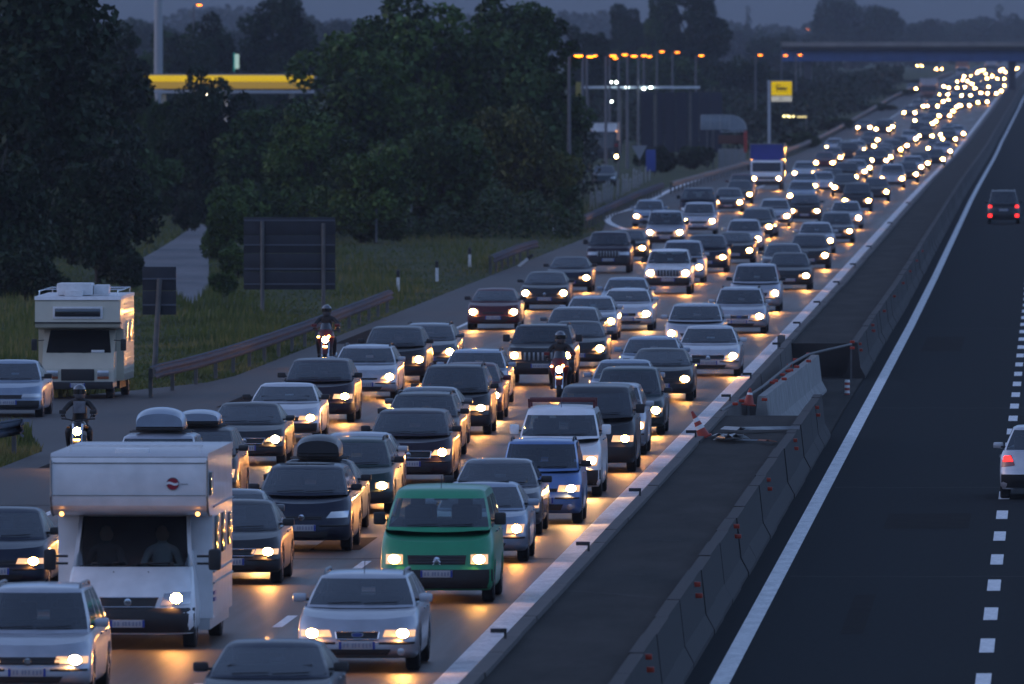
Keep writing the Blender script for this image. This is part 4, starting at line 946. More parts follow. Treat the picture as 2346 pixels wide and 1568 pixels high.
# ---------------------------------------------------------------- people
def skin_mesh(name, joints, edges, root, material, subd=2):
    names = list(joints); me = bpy.data.meshes.new(name); me.from_pydata([joints[n][0] for n in names], [(names.index(a), names.index(b)) for a, b in edges], [])
    o = bpy.data.objects.new(name, me); COL.objects.link(o)
    md = o.modifiers.new('skin', 'SKIN'); md.use_smooth_shade = True; sv = me.skin_vertices[0].data
    for i, n in enumerate(names):
        r = joints[n][1]; sv[i].radius = r if isinstance(r, tuple) else (r, r); sv[i].use_root = (n == root)
    s = o.modifiers.new('sub', 'SUBSURF'); s.levels = subd; s.render_levels = subd
    dg = bpy.context.evaluated_depsgraph_get(); dg.update(); nm = bpy.data.meshes.new_from_object(o.evaluated_get(dg)); o.modifiers.clear(); o.data = nm
    nm.materials.clear(); nm.materials.append(material); nm.shade_smooth(); return o
def person(label, loc, pose='ride', top='leather', helmet=True, vest=None, group=None):
    """Seated figure facing -Y; origin on the ground below the seat."""
    h = .82 if pose == 'ride' else .0
    J = dict(pelvis=((0, .0, h + .08), (.17, .13)), belly=((0, -.04, h + .28), (.155, .12)), chest=((0, -.10, h + .48), (.18, .13)), collar=((0, -.12, h + .60), (.10, .09)), neck=((0, -.13, h + .67), .06))
    E = [('pelvis', 'belly'), ('belly', 'chest'), ('chest', 'collar'), ('collar', 'neck')]
    if not helmet:
        J['head'] = ((0, -.15, h + .76), (.085, .10)); J['crown'] = ((0, -.14, h + .86), (.08, .09)); E += [('neck', 'head'), ('head', 'crown')]
    for s in (-1, 1):
        n = 'l' if s < 0 else 'r'
        if pose == 'ride':
            J[n + 's'] = ((s * .20, -.11, h + .55), .070); J[n + 'e'] = ((s * .36, -.26, h + .36), .055); J[n + 'w'] = ((s * .34, -.52, h + .30), .038); J[n + 'h'] = ((s * .33, -.60, h + .29), .040)
            J[n + 'hip'] = ((s * .12, -.05, h + .05), .10); J[n + 'kn'] = ((s * .24, -.42, h - .04), .075); J[n + 'an'] = ((s * .22, -.18, h - .46), .05); J[n + 'ft'] = ((s * .22, -.34, h - .53), .045)
        else:
            J[n + 's'] = ((s * .20, -.11, h + .55), .070); J[n + 'e'] = ((s * .30, -.22, h + .30), .05); J[n + 'w'] = ((s * .18, -.46, h + .33), .036); J[n + 'h'] = ((s * .16, -.52, h + .35), .035)
            J[n + 'hip'] = ((s * .11, -.05, h + .04), .09); J[n + 'kn'] = ((s * .13, -.45, h + .08), .07); J[n + 'an'] = ((s * .13, -.52, h - .28), .045); J[n + 'ft'] = ((s * .13, -.66, h - .33), .04)
        E += [('collar', n + 's'), (n + 's', n + 'e'), (n + 'e', n + 'w'), (n + 'w', n + 'h'), ('pelvis', n + 'hip'), (n + 'hip', n + 'kn'), (n + 'kn', n + 'an'), (n + 'an', n + 'ft')]
    o = skin_mesh('person', J, E, 'pelvis', M[top]); o.location = loc; tag(o, label, 'person', group)
    if helmet:
        b = bmesh.new(); bmesh.ops.create_uvsphere(b, u_segments=18, v_segments=12, radius=.145)
        for v in b.verts: v.co.z *= 1.08; v.co.y *= 1.1; v.co.z -= .03 if v.co.z < -.06 and v.co.y < 0 else 0
        me = bpy.data.meshes.new('helmet'); b.to_mesh(me); b.free(); me.materials.append(M['helmet']); me.shade_smooth()
        hm = link(bpy.data.objects.new('helmet', me), o); hm.location = (0, -.16, h + .80)
        MB().grid([[(.152 * math.sin(a), -.163 * math.cos(a), z) for a in np.linspace(-1.15, 1.15, 11)] for z in (-.05, 0, .05)]).build('visor', mat('visor', (.01, .01, .012), .08, coat=1.), hm, 60)
    else:
        face = MB().box((0, -.245, h + .80), (.03, .04, .05), bev=.01).box((0, -.235, h + .745), (.05, .012, .012)).box((-.035, -.232, h + .83), (.025, .01, .012), 1).box((.035, -.232, h + .83), (.025, .01, .012), 1)
        b = bmesh.new(); bmesh.ops.create_uvsphere(b, u_segments=14, v_segments=10, radius=.105)
        for v in b.verts: v.co.z *= 1.22
        me = bpy.data.meshes.new('head'); b.to_mesh(me); b.free(); me.materials.append(M['skin']); me.shade_smooth(); hd = link(bpy.data.objects.new('head', me), o); hd.location = (0, -.145, h + .80)
        f = face.build('face', [M['skin'], M['black']], o)
        hb = MB(); hb.grid([[(.112 * math.sin(a) * math.cos(t), -.145 + .112 * math.cos(a) * -1 * math.cos(t) * -1 + .0, h + .80 + .14 * math.sin(t)) for a in np.linspace(-2.2, 2.2, 13)] for t in np.linspace(.25, 1.5, 6)]); hb.build('hair', mat('dark_hair', (.02, .013, .01), .7), o)
    if vest:
        v = MB(); v.box((0, -.235, h + .46), (.26, .03, .26), bev=.012); v.build('chest_panel', vest, o)
    hand_r = .012
    for s in (-1, 1):                                  # five fingers closed round the grip
        hx, hy, hz = (s * .33, -.62, h + .29) if pose == 'ride' else (s * .16, -.53, h + .36)
        hm_ = MB()
        for i in range(4):
            x = hx + (i - 1.5) * .022; l = (.026, .030, .028, .022)[i]
            hm_.tube([(x, hy, hz + .02), (x, hy - .045, hz + .015), (x, hy - .055, hz - .01), (x, hy - .055 + l * .5, hz - .025 - l * .3)], [.011, .011, .010, .008], 6)
        hm_.tube([(hx - s * .035, hy + .03, hz), (hx - s * .05, hy - .01, hz - .005), (hx - s * .04, hy - .035, hz - .02)], [.013, .012, .009], 6)
        hm_.build('glove' if helmet else 'hand', M['leather'] if helmet else M['skin'], o, 60)
    return o
def sit(label, x, y, k, top, **kw):
    pass
for sx, lab in ((-.42, 'passenger in a dim grey top behind the left side of the motorhome windscreen'), (.42, 'driver in a white shirt with dark hair behind the motorhome steering wheel')):
    person(lab, (MHp.x + sx, MHp.y + 1.36, .88), 'sit', 'shirt' if sx > 0 else 'seat', helmet=False)
# ---------------------------------------------------------------- motorcycles
def motorcycle(label, loc, col, fairing=True, upright=False, second=False):
    r = thing('motorcycle', label, 'motorcycle', loc); pc = PAINT[col]
    t = MB(); n = 26; L = []
    for j in range(n + 1):
        a = 2 * math.pi * j / n; L.append([(x, q * math.cos(a), q * math.sin(a)) for x, q in [(.05, .23), (.06, .27), (.035, .305), (-.035, .305), (-.06, .27), (-.05, .23)]])
    t.grid(L); tm = t.mesh('tyre', M['rubber']); rm = MB()
    rm.tube([(0, math.cos(a) * .235, math.sin(a) * .235) for a in np.linspace(0, 2 * math.pi, 25)], .018, 6)
    for j in range(6): a = math.pi * j / 6; rm.tube([(0, math.cos(a) * .23, math.sin(a) * .23), (0, -math.cos(a) * .23, -math.sin(a) * .23)], .010, 4)
    rmm = rm.mesh('rim', M['rim'])
    for y in (0, 1.42):
        w = bpy.data.objects.new('wheel', tm); w.location = (0, y, .305); link(w, r); link(bpy.data.objects.new('rim', rmm), w)
    MB().tube([(-.08, 0, .305), (-.09, .22, .78), (-.10, .30, .95)], .026, 8).tube([(.08, 0, .305), (.09, .22, .78), (.10, .30, .95)], .026, 8).build('fork', M['chrome'], r)
    fd = MB(); fd.grid([[(x, -math.cos(a) * .34, .305 + math.sin(a) * .34) for a in np.linspace(.3, 2.2, 9)] for x in (-.075, 0, .075)]); fd.build('mudguard', pc, r, 60)
    MB().tube([(-.36, .46, 1.06), (-.22, .38, 1.05), (0, .33, 1.0), (.22, .38, 1.05), (.36, .46, 1.06)], .016, 8).build('handlebar', M['black'], r)
    for s in (-1, 1):
        MB().tube([(s * .26, .38, 1.07), (s * .30, .34, 1.18)], .008, 5).box((s * .33, .33, 1.21), (.15, .03, .085), bev=.02).build('mirror', M['black'] if not fairing else pc, r)
    b = bmesh.new(); bmesh.ops.create_uvsphere(b, u_segments=16, v_segments=10, radius=1)
    for v in b.verts: v.co = Vector((v.co.x * .17, v.co.y * .30, v.co.z * .14))
    me = bpy.data.meshes.new('tank'); b.to_mesh(me); b.free(); me.materials.append(pc); me.shade_smooth(); o = link(bpy.data.objects.new('tank', me), r); o.location = (0, .62, .90)
    MB().box((0, 1.05, .84), (.30, .62, .10), bev=.04).build('saddle', M['black'], r)
    MB().box((0, .68, .50), (.36, .42, .40), bev=.06).box((0, 1.0, .55), (.22, .4, .2), bev=.04).build('engine', M['dullsteel'], r)
    MB().tube([(.14, .5, .35), (.20, .8, .28), (.22, 1.5, .38)], .045, 8).build('exhaust', M['chrome'], r)
    if fairing:
        P = []
        for z, w, y in [(.42, .10, .40), (.58, .17, .26), (.74, .23, .14), (.88, .25, .10), (1.0, .22, .16), (1.10, .17, .26)]:
            P.append([(w * math.sin(a), y + (1 - math.cos(a)) * w * 1.2, z) for a in np.linspace(-1.5, 1.5, 11)])
        MB().grid(P).build('fairing', pc, r, 60)
        MB().grid([[(w * math.sin(a), y + (1 - math.cos(a)) * w, z) for a in np.linspace(-1.2, 1.2, 9)] for z, w, y in [(1.09, .17, .25), (1.18, .16, .31), (1.27, .12, .38)]]).build('windshield', M['darkglass'], r, 60)
    hy = .06 if fairing else .10
    hl = MB().disc((0, 0, 0), .10, n=16, dome=.02).tube([(0, .01, 0), (0, .12, 0)], [.105, .06], 14).build('headlight', M['chrome'], r); hl.location = (0, hy - .02, .80)
    MB().disc((0, -.03, 0), .085, n=16, dome=.02).build('bulb_glow', M['lamp'], hl, recalc=False)
    if second: o = MB().disc((0, 0, 0), .035, n=10, dome=.01).build('side_lamp', M['lampo'], r); o.location = (.10, .02, .90)
    for s in (-1, 1): o = MB().box((0, 0, 0), (.07, .05, .04), bev=.012).build('indicator', M['lampo'] if second and s < 0 else mat('indicator_orange', (.5, .15, .01), .3), r); o.location = (s * .20, .22, .88)
    return r
def bike(x, k, col, blabel, plabel, dx=0, **kw):
    p = at_k(x, VY + CH * k, k); motorcycle(blabel, p, col, **{a: b for a, b in kw.items() if a in ('fairing', 'second')}); person(plabel, (p.x, p.y + 1.02, 0), 'ride', kw.get('top', 'leather'), vest=kw.get('vest'))
bike(176, 106.5, 'black', 'black motorcycle with one big round headlight, beside the camper', 'rider in dark jacket and grey helmet on the black motorcycle near the camper', fairing=False, vest=mat('pale_bib', (.16, .17, .20), .6, noise=.3))
bike(745, 80.5, 'red', 'dark red faired motorcycle beside the long guard rail', 'rider in black on the motorcycle beside the long guard rail', second=True)
bike(1281, 89.0, 'red', 'bright red motorcycle threading between the lanes beside the jeep', 'rider in dark red riding beside the jeep', second=True, top='leather')
# ---------------------------------------------------------------- cream camper, silver car behind the grass corner
def old_camper():
    k = 88.6; p = at_k(178, VY + CH * k, k)
    r = thing('camper_van', 'cream old camper with a roof nose window and black square grille, parked by the verge', 'camper van', p); C = PAINT['cream']
    MB().prism([(.06, 1.86), (0, 1.98), (.06, 2.50), (.10, 2.60), (5.3, 2.62), (5.3, .45), (1.3, .45), (1.28, 1.80), (.4, 1.82)], -1.11, 1.11).build('body', C, r, 30)
    MB().prism([(.03, 2.57), (.09, 2.66), (5.33, 2.68), (5.33, 2.60), (.12, 2.57)], -1.125, 1.125).build('roof_edge', M['white'], r)
    MB().prism([(-.012, 1.96), (-.012, 2.0), (.5, 1.98), (.5, 1.94)], -1.118, 1.118).build('trim_strip', M['black'], r)
    fw = MB().box((0, .005, 2.24), (1.30, .05, .32), bev=.02).build('nose_window_frame', M['white'], r); MB().box((0, -.02, 2.245), (1.18, .04, .21), bev=.01).build('pane', M['darkglass'], fw)
    cb = MB().prism([(.02, .30), (-.02, .34), (0, .72), (.02, .80), (.30, 1.14), (.34, 1.17), (.86, 1.80), (1.3, 1.80), (1.3, .30)], -.93, .93); cb.build('cab', C, r, 25)
    nr = Vector((0, -.77, .635)); P = [[(x * w, y - .012, z + .01) for x in np.linspace(-1, 1, 7)] for y, z, w in [(.36, 1.19, .84), (.60, 1.49, .80), (.83, 1.765, .76)]]
    MB().grid(P).build('windscreen', mat('camper_windscreen', (.012, .014, .018), .06, coat=1.), r, 60)
    MB().tube([(-.5, .345, 1.2), (.05, .36, 1.23)], .01, 4).tube([(.1, .345, 1.2), (.62, .36, 1.23)], .01, 4).build('wiper', M['black'], r)
    o = MB().box((.50, .36, 1.235), (.34, .04, .07), bev=.01).build('papers', M['white'], r)
    MB().box((0, -.02, .63), (.86, .05, .30), bev=.015).build('grille', M['black'], r)
    for s in (-1, 1):
        h = MB().box((s * .66, -.03, .67), (.30, .05, .15), bev=.012).build('headlight', M['lens'], r)
        MB().box((s * .66, -.03, .555), (.30, .04, .06), bev=.01).build('indicator', mat('indicator_dim', (.28, .07, .02), .4), r)
        mm = MB().box((0, 0, 0), (.15, .09, .30), bev=.03).tube([(-s * .05, 0, .1), (-s * .25, .1, .12)], .012, 5).build('wing_mirror', M['black'], r); mm.location = (s * 1.16, .45, 1.40)
        MB().add([(s * .935, .55, 1.22), (s * .935, 1.2, 1.22), (s * .935, 1.2, 1.72), (s * .935, .90, 1.72)], [(0, 1, 2, 3)]).build('side_window', M['darkglass'], r)
    MB().box((0, -.04, .36), (1.84, .14, .20), bev=.03).build('bumper', M['black'], r)
    MB().box((0, -.10, .452), (1.76, .03, .014)).build('bumper_trim', M['steel'], r)
    o = bpy.data.objects.new('number_plate', plate_mesh('a')); o.location = (0, -.12, .36); o.scale = (.75, 1, 1.); link(o, r)
    # roof luggage and rails
    MB().box((-.12, 1.0, 2.84), (.92, 1.0, .32), bev=.05).build('roof_hatch', M['white'], r)
    MB().box((-.12, .40, 2.74), (.46, .3, .16), bev=.03).build('air_vent', M['white'], r); MB().box((.55, 1.2, 2.82), (.40, .6, .26), bev=.04).build('roof_trunk', M['white'], r)
    rl = MB()
    for s in (-1, 1): rl.tube([(s * 1.02, .3, 2.68), (s * 1.02, .32, 2.80), (s * 1.02, 5.1, 2.82), (s * 1.02, 5.12, 2.68)], .02, 6)
    rl.tube([(-1.02, 5.1, 2.82), (1.02, 5.1, 2.82)], .02, 6).tube([(-1.02, 2.4, 2.81), (1.02, 2.4, 2.81)], .02, 6); rl.build('roof_rail', M['chrome'], r)
    for z in np.arange(.62, 2.5, .13):                  # ribbed aluminium flank
        MB().box((1.112, 3.3, z), (.022, 3.9, .05), bev=.008).build('side_rib', C, r)
    for (ya, yb_, za, zb) in [(2.0, 2.7, 1.5, 2.0), (3.4, 4.5, 1.45, 2.0)]: MB().box((1.135, (ya + yb_) / 2, (za + zb) / 2), (.03, yb_ - ya, zb - za), bev=.01).build('side_window', M['chrome'], r)
    tw, rm = wheel_meshes(.33)
    for s in (-1, 1):
        for y in (.75, 4.2):
            w = bpy.data.objects.new('wheel', tw); w.location = (s * (.80 if y < 1 else .95), y, .33); link(w, r); link(bpy.data.objects.new('rim', rm), w)
    MB().prism([(1.4, .25), (1.4, .45), (5.2, .45), (5.2, .25)], -1.0, 1.0).build('skirt', M['black'], r)
old_camper()
p = at_k(14, VY + CH * 93.5, 93.5)
make_car('pale silver car with headlights off at the far left, beside the cream camper', 'sedan', 'blue_silver', p, 0, lit='none', mirror='black', light='wide', H=1.40, bump='black')
# ---------------------------------------------------------------- lorries
def lorry(label, x, k, boxcol, cabcol, Hb, Hc, W=2.25, lit=True, name='box_lorry', grp=None, Lb=5.5):
    p = at_k(x, VY + (CH - 0) * k, k) if k > 26 else None
    if p is None:
        Y = F / k; p = Vector((X_at(x, Y), Y, zg(Y)))
    r = thing(name, label, 'lorry', p, 0, grp); w = W / 2; cw = w * .93
    MB().prism([(1.75, .75), (1.75, Hb), (1.75 + Lb, Hb), (1.75 + Lb, .75)], -w, w).build('cargo_box', PAINT[boxcol], r, 30)
    tr = MB(); 
    for s in (-1, 1): tr.tube([(s * w, 1.74, .8), (s * w, 1.74, Hb)], .03, 5)
    tr.tube([(-w, 1.74, Hb), (w, 1.74, Hb)], .035, 5).tube([(w, 1.74, Hb), (w, 1.75 + Lb, Hb)], .03, 5); tr.build('box_trim', M['steel'], r)
    MB().prism([(.02, .45), (-.02, .55), (0, 1.02), (.10, 1.20), (.38, Hc - .12), (.5, Hc), (1.65, Hc), (1.65, .45)], -cw, cw).build('cab', PAINT[cabcol], r, 25)
    P = [[(xx * (cw - .10), y, z) for xx in np.linspace(-1, 1, 7)] for y, z in [(.085, 1.24), (.345, Hc - .14)]]
    MB().grid(P).build('windscreen', mat('camper_windscreen', (.012, .014, .018), .06, coat=1.), r)
    MB().box((0, -.02, .82), (cw * 1.1, .05, .14), bev=.02).build('grille', M['black'], r); MB().box((0, 0, .48), (cw * 2.02, .16, .28), bev=.03).build('bumper', M['black'], r)
    for s in (-1, 1):
        hl = MB().box((s * (cw - .24), -.03, .78), (.26, .05, .17), bev=.02).build('headlight', M['lensglow'] if lit else M['lens'], r)
        if lit: o = MB().disc((0, 0, 0), .10, n=12, dome=.01).build('bulb_glow', M['lamp'], hl, recalc=False); o.location = (s * (cw - .24), -.075, .78)
        MB().box((s * (cw + .14), .25, 1.5), (.14, .08, .36), bev=.03).box((s * (cw + .04), .25, 1.6), (.16, .03, .03)).build('wing_mirror', M['black'], r)
        o = MB().disc((0, 0, 0), .04, n=8, dome=.02).build('marker_lamp', M['amber'], r); o.location = (s * (w - .10), 1.72, Hc + .05)
    tw, rm = wheel_meshes(.40)
    for s in (-1, 1):
        for y in (.9, 1.75 + Lb - 1.3):
            wl_ = bpy.data.objects.new('wheel', tw); wl_.location = (s * (cw - .12), y, .40); link(wl_, r); link(bpy.data.objects.new('rim', rm), wl_)
    return r
PAINT['lorry_blue'] = paint('lorry_blue', (.035, .045, .24), 0.); PAINT['rust'] = paint('rust', (.30, .13, .09), 0.); PAINT['pale_grey'] = paint('pale_grey', (.45, .45, .48), 0.)
lorry('box lorry with a blue front panel above its white cab, headlights lit', 1756, 34.6, 'lorry_blue', 'white', 3.06, 1.98)
lorry('pale box lorry far off at the left of the distant queue', 2127, 16.3, 'pale_grey', 'rust', 3.1, 2.1, W=2.5, lit=False)
lorry('far lorry with a reddish front, left one of two just below the overpass', 2204, 11.6, 'rust', 'pale_grey', 3.3, 2.2, W=2.5, lit=False)
lorry('far grey lorry, right one of two just below the overpass', 2270, 10.9, 'pale_grey', 'grey', 3.3, 2.2, W=2.5, lit=False)
# ================================================================ ROADSIDE
def zat(y, k): return CH - (y - VY) / k
def wx(x, k): return X_at(x, F / k)
# big sign board seen from behind
def board(label, x0, x1, y0, y1, k, posts, rails, polew=.14, lean=0.):
    Y = F / k; xa, xb = wx(x0, k), wx(x1, k); za, zb = zat(y1, k), zat(y0, k)
    r = thing('sign_board', label, 'road sign', ((xa + xb) / 2, Y, 0)); w = xb - xa; h = zb - za
    n = max(1, round(h / .62)); dk = mat('sign_back', (.020, .023, .032), .55, metal=.2, noise=.25, nscale=3.)
    for i in range(n):                                 # the board is made of horizontal aluminium panels
        MB().box((0, .06, za + h * (i + .5) / n), (w, .03, h / n - .012), bev=.006).build('panel', dk, r)
    for y in rails: MB().box((0, .02, zat(y, k)), (w * .99, .05, .05)).build('rail', mat('sign_rail', (.10, .11, .135), .5, metal=.4), r)
    for xp, yt, yb in posts:
        x = wx(xp, k) - (xa + xb) / 2; MB().tube([(x - lean, -.04, 0), (x, -.04, zat(yt, k))], polew / 2, 8).build('post', M['dullsteel'], r)
    return r
board('large dark sign board seen from behind on two posts, on the grass verge', 558, 768, 498, 665, 66.0, [(601, 508, 720), (741, 512, 712)], [506, 562, 617, 652])
board('small dark sign board seen from behind on one leaning post, beside the cream camper', 326, 403, 612, 723, 83., [(366, 640, 865)], [640, 700], polew=.15, lean=.16)
# marker posts
dm = MB().prism([(-.05, 0), (-.05, .52), (.05, .54), (.05, 0)], -.06, .06).mesh('post', M['white']); dt = MB().prism([(-.052, .53), (-.052, .78), (.05, .82), (.052, .55)], -.062, .062).mesh('black_top', M['black'])
for x, yb, lab, lean in [(912, 668, 'white marker post with black top nearest the long guard rail end', 0), (1001, 645, 'second white marker post along the verge', 0), (1076, 612, 'third white marker post, just before the short guard rail', 0), (1187, 611, 'tipped over white marker post in front of the short guard rail', .9), (1269, 541, 'small white marker post behind the short guard rail', 0), (1304, 528, 'white marker post next to the first tall lamp post', 0)]:
    p = on_ground(x, yb); r = thing('marker_post', lab, 'marker post', p, 0, 'marker posts along the verge'); r.rotation_euler.y = lean
    link(bpy.data.objects.new('post', dm), r); link(bpy.data.objects.new('black_top', dt), r)
# orange street lamps
pm = MB().tube([(0, 0, 0), (0, 0, 4), (0, 0, 8.9)], [.13, .11, .08], 8).tube([(0, 0, 8.85), (.12, 0, 9.0), (.5, 0, 9.02)], .035, 6).mesh('pole', mat('lamp_pole', (.13, .135, .15), .5, metal=.5, noise=.2))
hm = MB().box((0, 0, .06), (.55, .24, .12), bev=.04).mesh('lamp_head', M['steel'])
gm = MB(); b_ = bmesh.new(); bmesh.ops.create_uvsphere(b_, u_segments=12, v_segments=8, radius=1)
for v in b_.verts: v.co = Vector((v.co.x * .25, v.co.y * .13, v.co.z * .085))
gmm = bpy.data.meshes.new('lamp_glass'); b_.to_mesh(gmm); b_.free(); gmm.materials.append(M['orange'])
def lamp(x, y, k, label, grp):
    Y = F / k; z = zat(y, k); r = thing('street_lamp', label, 'street lamp', (X_at(x, Y) - .55, Y, zg(Y)), 0, grp)
    s = (z - zg(Y)) / 9.0
    o = link(bpy.data.objects.new('pole', pm), r); o.scale = (1, 1, s); h = link(bpy.data.objects.new('lamp_head', hm), r); h.location = (.5, 0, 9.0 * s); g = link(bpy.data.objects.new('lamp_glass', gmm), h); g.location = (.03, 0, -.03)
    return r
GL = [(1326, 127, 40.5), (1353, 129, 33), (1361, 127, 30), (1405, 127, 31), (1411, 133, 26), (1432, 125, 27), (1453, 128, 29), (1476, 127, 25), (1488, 129, 24), (1517, 118, 22), (1552, 119.5, 21), (1607, 127, 24), (1742, 126, 20), (1800, 127, 18), (1833, 126, 17.5), (1842, 123, 15), (1855, 122, 14.6), (1869, 121.5, 14), (1881, 121, 13.5), (1896, 121, 13.2), (1915, 121.5, 12.6)]
RK = sorted(range(12), key=lambda i: GL[i][0]); RK2 = sorted(range(12, len(GL)), key=lambda i: GL[i][0])
for i, (x, y, k) in enumerate(GL):
    if i == 0: lb = 'nearest lamp post of the orange lamp row, standing at the end of the picket fence'
    elif i < 12: lb = 'lit orange street lamp, %s from the left over the service area' % ORD[RK.index(i)]
    else: lb = 'lit orange street lamp, %s from the left in the far group beside the overpass' % ORD[RK2.index(i)]
    lamp(x, y, k, lb, 'orange lamps over the service area' if i < 12 else 'orange lamps left of the overpass')
lamp(457, 11, 24., 'single orange street lamp high above the yellow station canopy', 'orange lamps over the service area')
lamp(1851, 68, 7.0, 'lone faint orange lamp above the far overpass end', 'orange lamps left of the overpass')
# tall pale mast at the top left
Y = F / 26.; MB().tube([(0, 0, 0), (0, 0, 30)], [.40, .34], 14).build('mast_shaft', mat('mast_grey', (.34, .35, .37), .6, noise=.1), thing('mast', 'tall thick pale mast rising behind the yellow canopy', 'mast', (X_at(363, Y), Y, 0)))
# ---- filling station canopy in yellow at the left, seen through the trees
def canopy():
    k = 29.; Y = F / k; xa, xb = wx(165, k), wx(720, k); r = thing('filling_station', 'long yellow lit filling station canopy behind the trees at the left', 'filling station', ((xa + xb) / 2, Y, 0)); w = xb - xa
    z = lambda y: zat(y, k)
    MB().box((0, 3, (z(170) + z(205)) / 2), (w, 6., z(170) - z(205)), bev=.06).build('roof', mat('canopy_grey', (.2, .2, .2), .6), r)
    MB().box((0, -.06, (z(173) + z(188)) / 2), (w - .1, .10, z(173) - z(188)), bev=.03).build('lit_fascia', mat('yellow_fascia', (.75, .52, .01), .4, emit=(1., .60, .0), es=.10), r)
    MB().box((0, -.03, (z(189) + z(204)) / 2), (w - .1, .08, z(189) - z(204)), bev=.02).build('lower_fascia', mat('ochre_fascia', (.40, .26, .04), .5, emit=(.8, .45, .04), es=.05), r)
    MB().box((0, .0, z(211)), (w, .12, z(207) - z(214)), bev=.01).build('white_edge', mat('white_fascia', (.42, .42, .45), .5), r)
    for x in (-w * .4, -w * .13, w * .13, w * .4): MB().box((x, 2.5, z(216) / 2), (.4, .4, z(216)), bev=.03).build('column', M['white'], r)
    for x, y in [(458, 216), (474, 217), (482, 218), (478, 252)]:
        MB().box((wx(x, k) - (xa + xb) / 2, -.2, z(y)), (.42, .12, .12), bev=.03).build('lamp', emis('station_lamp_glow', (1., .82, .55), 6.), r)
canopy()
k = 27.; sg = thing('flag_sign', 'narrow lit white and turquoise sign standing on the canopy', 'sign', (wx(543, k), F / k, 0))
MB().tube([(-.25, 0, 0), (-.25, 0, zat(120, k))], .05, 6).build('pole', M['dullsteel'], sg)
MB().box((0, 0, zat(141, k)), (.36, .08, 1.25), bev=.03).build('panel', emis('sign_white_glow', (.65, .95, .90), .10), sg); MB().box((-.24, 0, zat(143, k)), (.12, .1, 1.6), bev=.02).build('edge', emis('sign_teal_glow', (.05, .45, .45), .08), sg)
# ---- second canopy and shop further right
def shop():
    k = 25.; Y = F / k; r = thing('service_building', 'dark blue service building with a thin pale canopy edge and white lamps', 'building', (wx(1470, k), Y, 0)); x = lambda q: wx(q, k) - wx(1470, k)
    z = lambda y: zat(y, k)
    MB().box(((x(1330) + x(1600)) / 2, 3, z(201)), (x(1600) - x(1330), 6, .22), bev=.04).build('canopy', mat('canopy_pale', (.42, .48, .55), .5, emit=(.5, .65, .8), es=.01), r)
    wallm = mat('dark_blue_wall', (.022, .028, .05), .8, noise=.25)
    n = 7; xw0, xw1 = x(1462), x(1650)
    for i in range(n): MB().box((xw0 + (i + .5) * (xw1 - xw0) / n, 8, z(212) / 2), ((xw1 - xw0) / n - .05, .25, z(212)), bev=.02).build('wall_panel', wallm, r)
    for q in (1345, 1420, 1500, 1580): MB().box((x(q), 2, z(205) / 2), (.25, .25, z(205)), bev=.02).build('column', M['dullsteel'], r)
    for q, yy in [(1399, 188.5), (1413, 189), (1437, 201), (1475, 204), (1491, 201), (1400, 233)]:
        MB().box((x(q), -.25, z(yy)), (.26, .12, .16), bev=.04).build('lamp', emis('white_lamp_glow', (.85, 1., .92), 4.5), r)
    MB().box((x(1325), .0, z(206)), (.5, .1, 1.4), bev=.04).build('yellow_edge', mat('dim_yellow', (.25, .2, .02), .5), r)
shop()
# ---- filling station sign on a pole: yellow square with a black six-legged beast breathing fire, white panel below
def pole_sign():
    k = 28.; Y = F / k; r = thing('pole_sign', 'yellow square sign with a black animal emblem and white panel on a tall grey pole', 'sign', (wx(1762, k), Y, zg(Y))); x = lambda q: wx(q, k) - wx(1762, k)
    z = lambda y: zat(y, k) - zg(Y)
    MB().box((0, .1, z(185) / 2), (.24, .24, z(185)), bev=.04).build('pole', mat('pole_pale', (.42, .45, .50), .5, noise=.1), r)
    MB().box(((x(1767) + x(1814)) / 2, 0, (z(185) + z(234)) / 2), (x(1814) - x(1767) + .06, .22, z(185) - z(234) + .05), bev=.04).build('case', M['steel'], r)
    yl = MB().box(((x(1767) + x(1814)) / 2, -.12, (z(187) + z(219)) / 2), (x(1814) - x(1767), .04, z(187) - z(219)), bev=.01).build('yellow_panel', emis('sign_yellow_glow', (.95, .66, .0), .11), r)
    wp = MB().box(((x(1767) + x(1814)) / 2, -.12, (z(221) + z(233)) / 2), (x(1814) - x(1767), .04, z(221) - z(233)), bev=.01).build('white_panel', emis('sign_white_panel', (.85, .85, .80), .08), r)
    bk = mat('emblem_black', (.008, .008, .008), .6); cx = (x(1767) + x(1814)) / 2; cz = (z(187) + z(219)) / 2
    e = MB(); yy = -.155
    e.tube([(cx - .34, yy, cz + .02), (cx - .10, yy, cz + .0), (cx + .18, yy, cz + .0), (cx + .42, yy, cz - .02)], [.07, .085, .08, .06], 8)       # trunk
    e.tube([(cx - .34, yy, cz + .02), (cx - .46, yy, cz + .13), (cx - .40, yy, cz + .26), (cx - .24, yy, cz + .28)], [.07, .055, .06, .05], 8)    # neck and head turned back
    e.tube([(cx - .24, yy, cz + .27), (cx - .05, yy, cz + .22), (cx + .06, yy, cz + .30)], [.03, .035, .01], 6)                                    # flame
    e.tube([(cx + .42, yy, cz - .02), (cx + .52, yy, cz + .08), (cx + .47, yy, cz + .16)], [.04, .03, .015], 6)
    for q in (-.36, -.25, -.06, .06, .26, .38): e.tube([(cx + q, yy, cz - .02), (cx + q - .03, yy, cz - .15), (cx + q + .02, yy, cz - .27)], [.045, .03, .025], 6)
    e.build('animal_emblem', bk, yl)
    for i in range(4): MB().box((cx - .18 + i * .09, -.15, (z(221) + z(233)) / 2), (.05, .02, .12)).build('letter', mat('letter_grey2', (.3, .3, .3), .5), wp)
pole_sign()
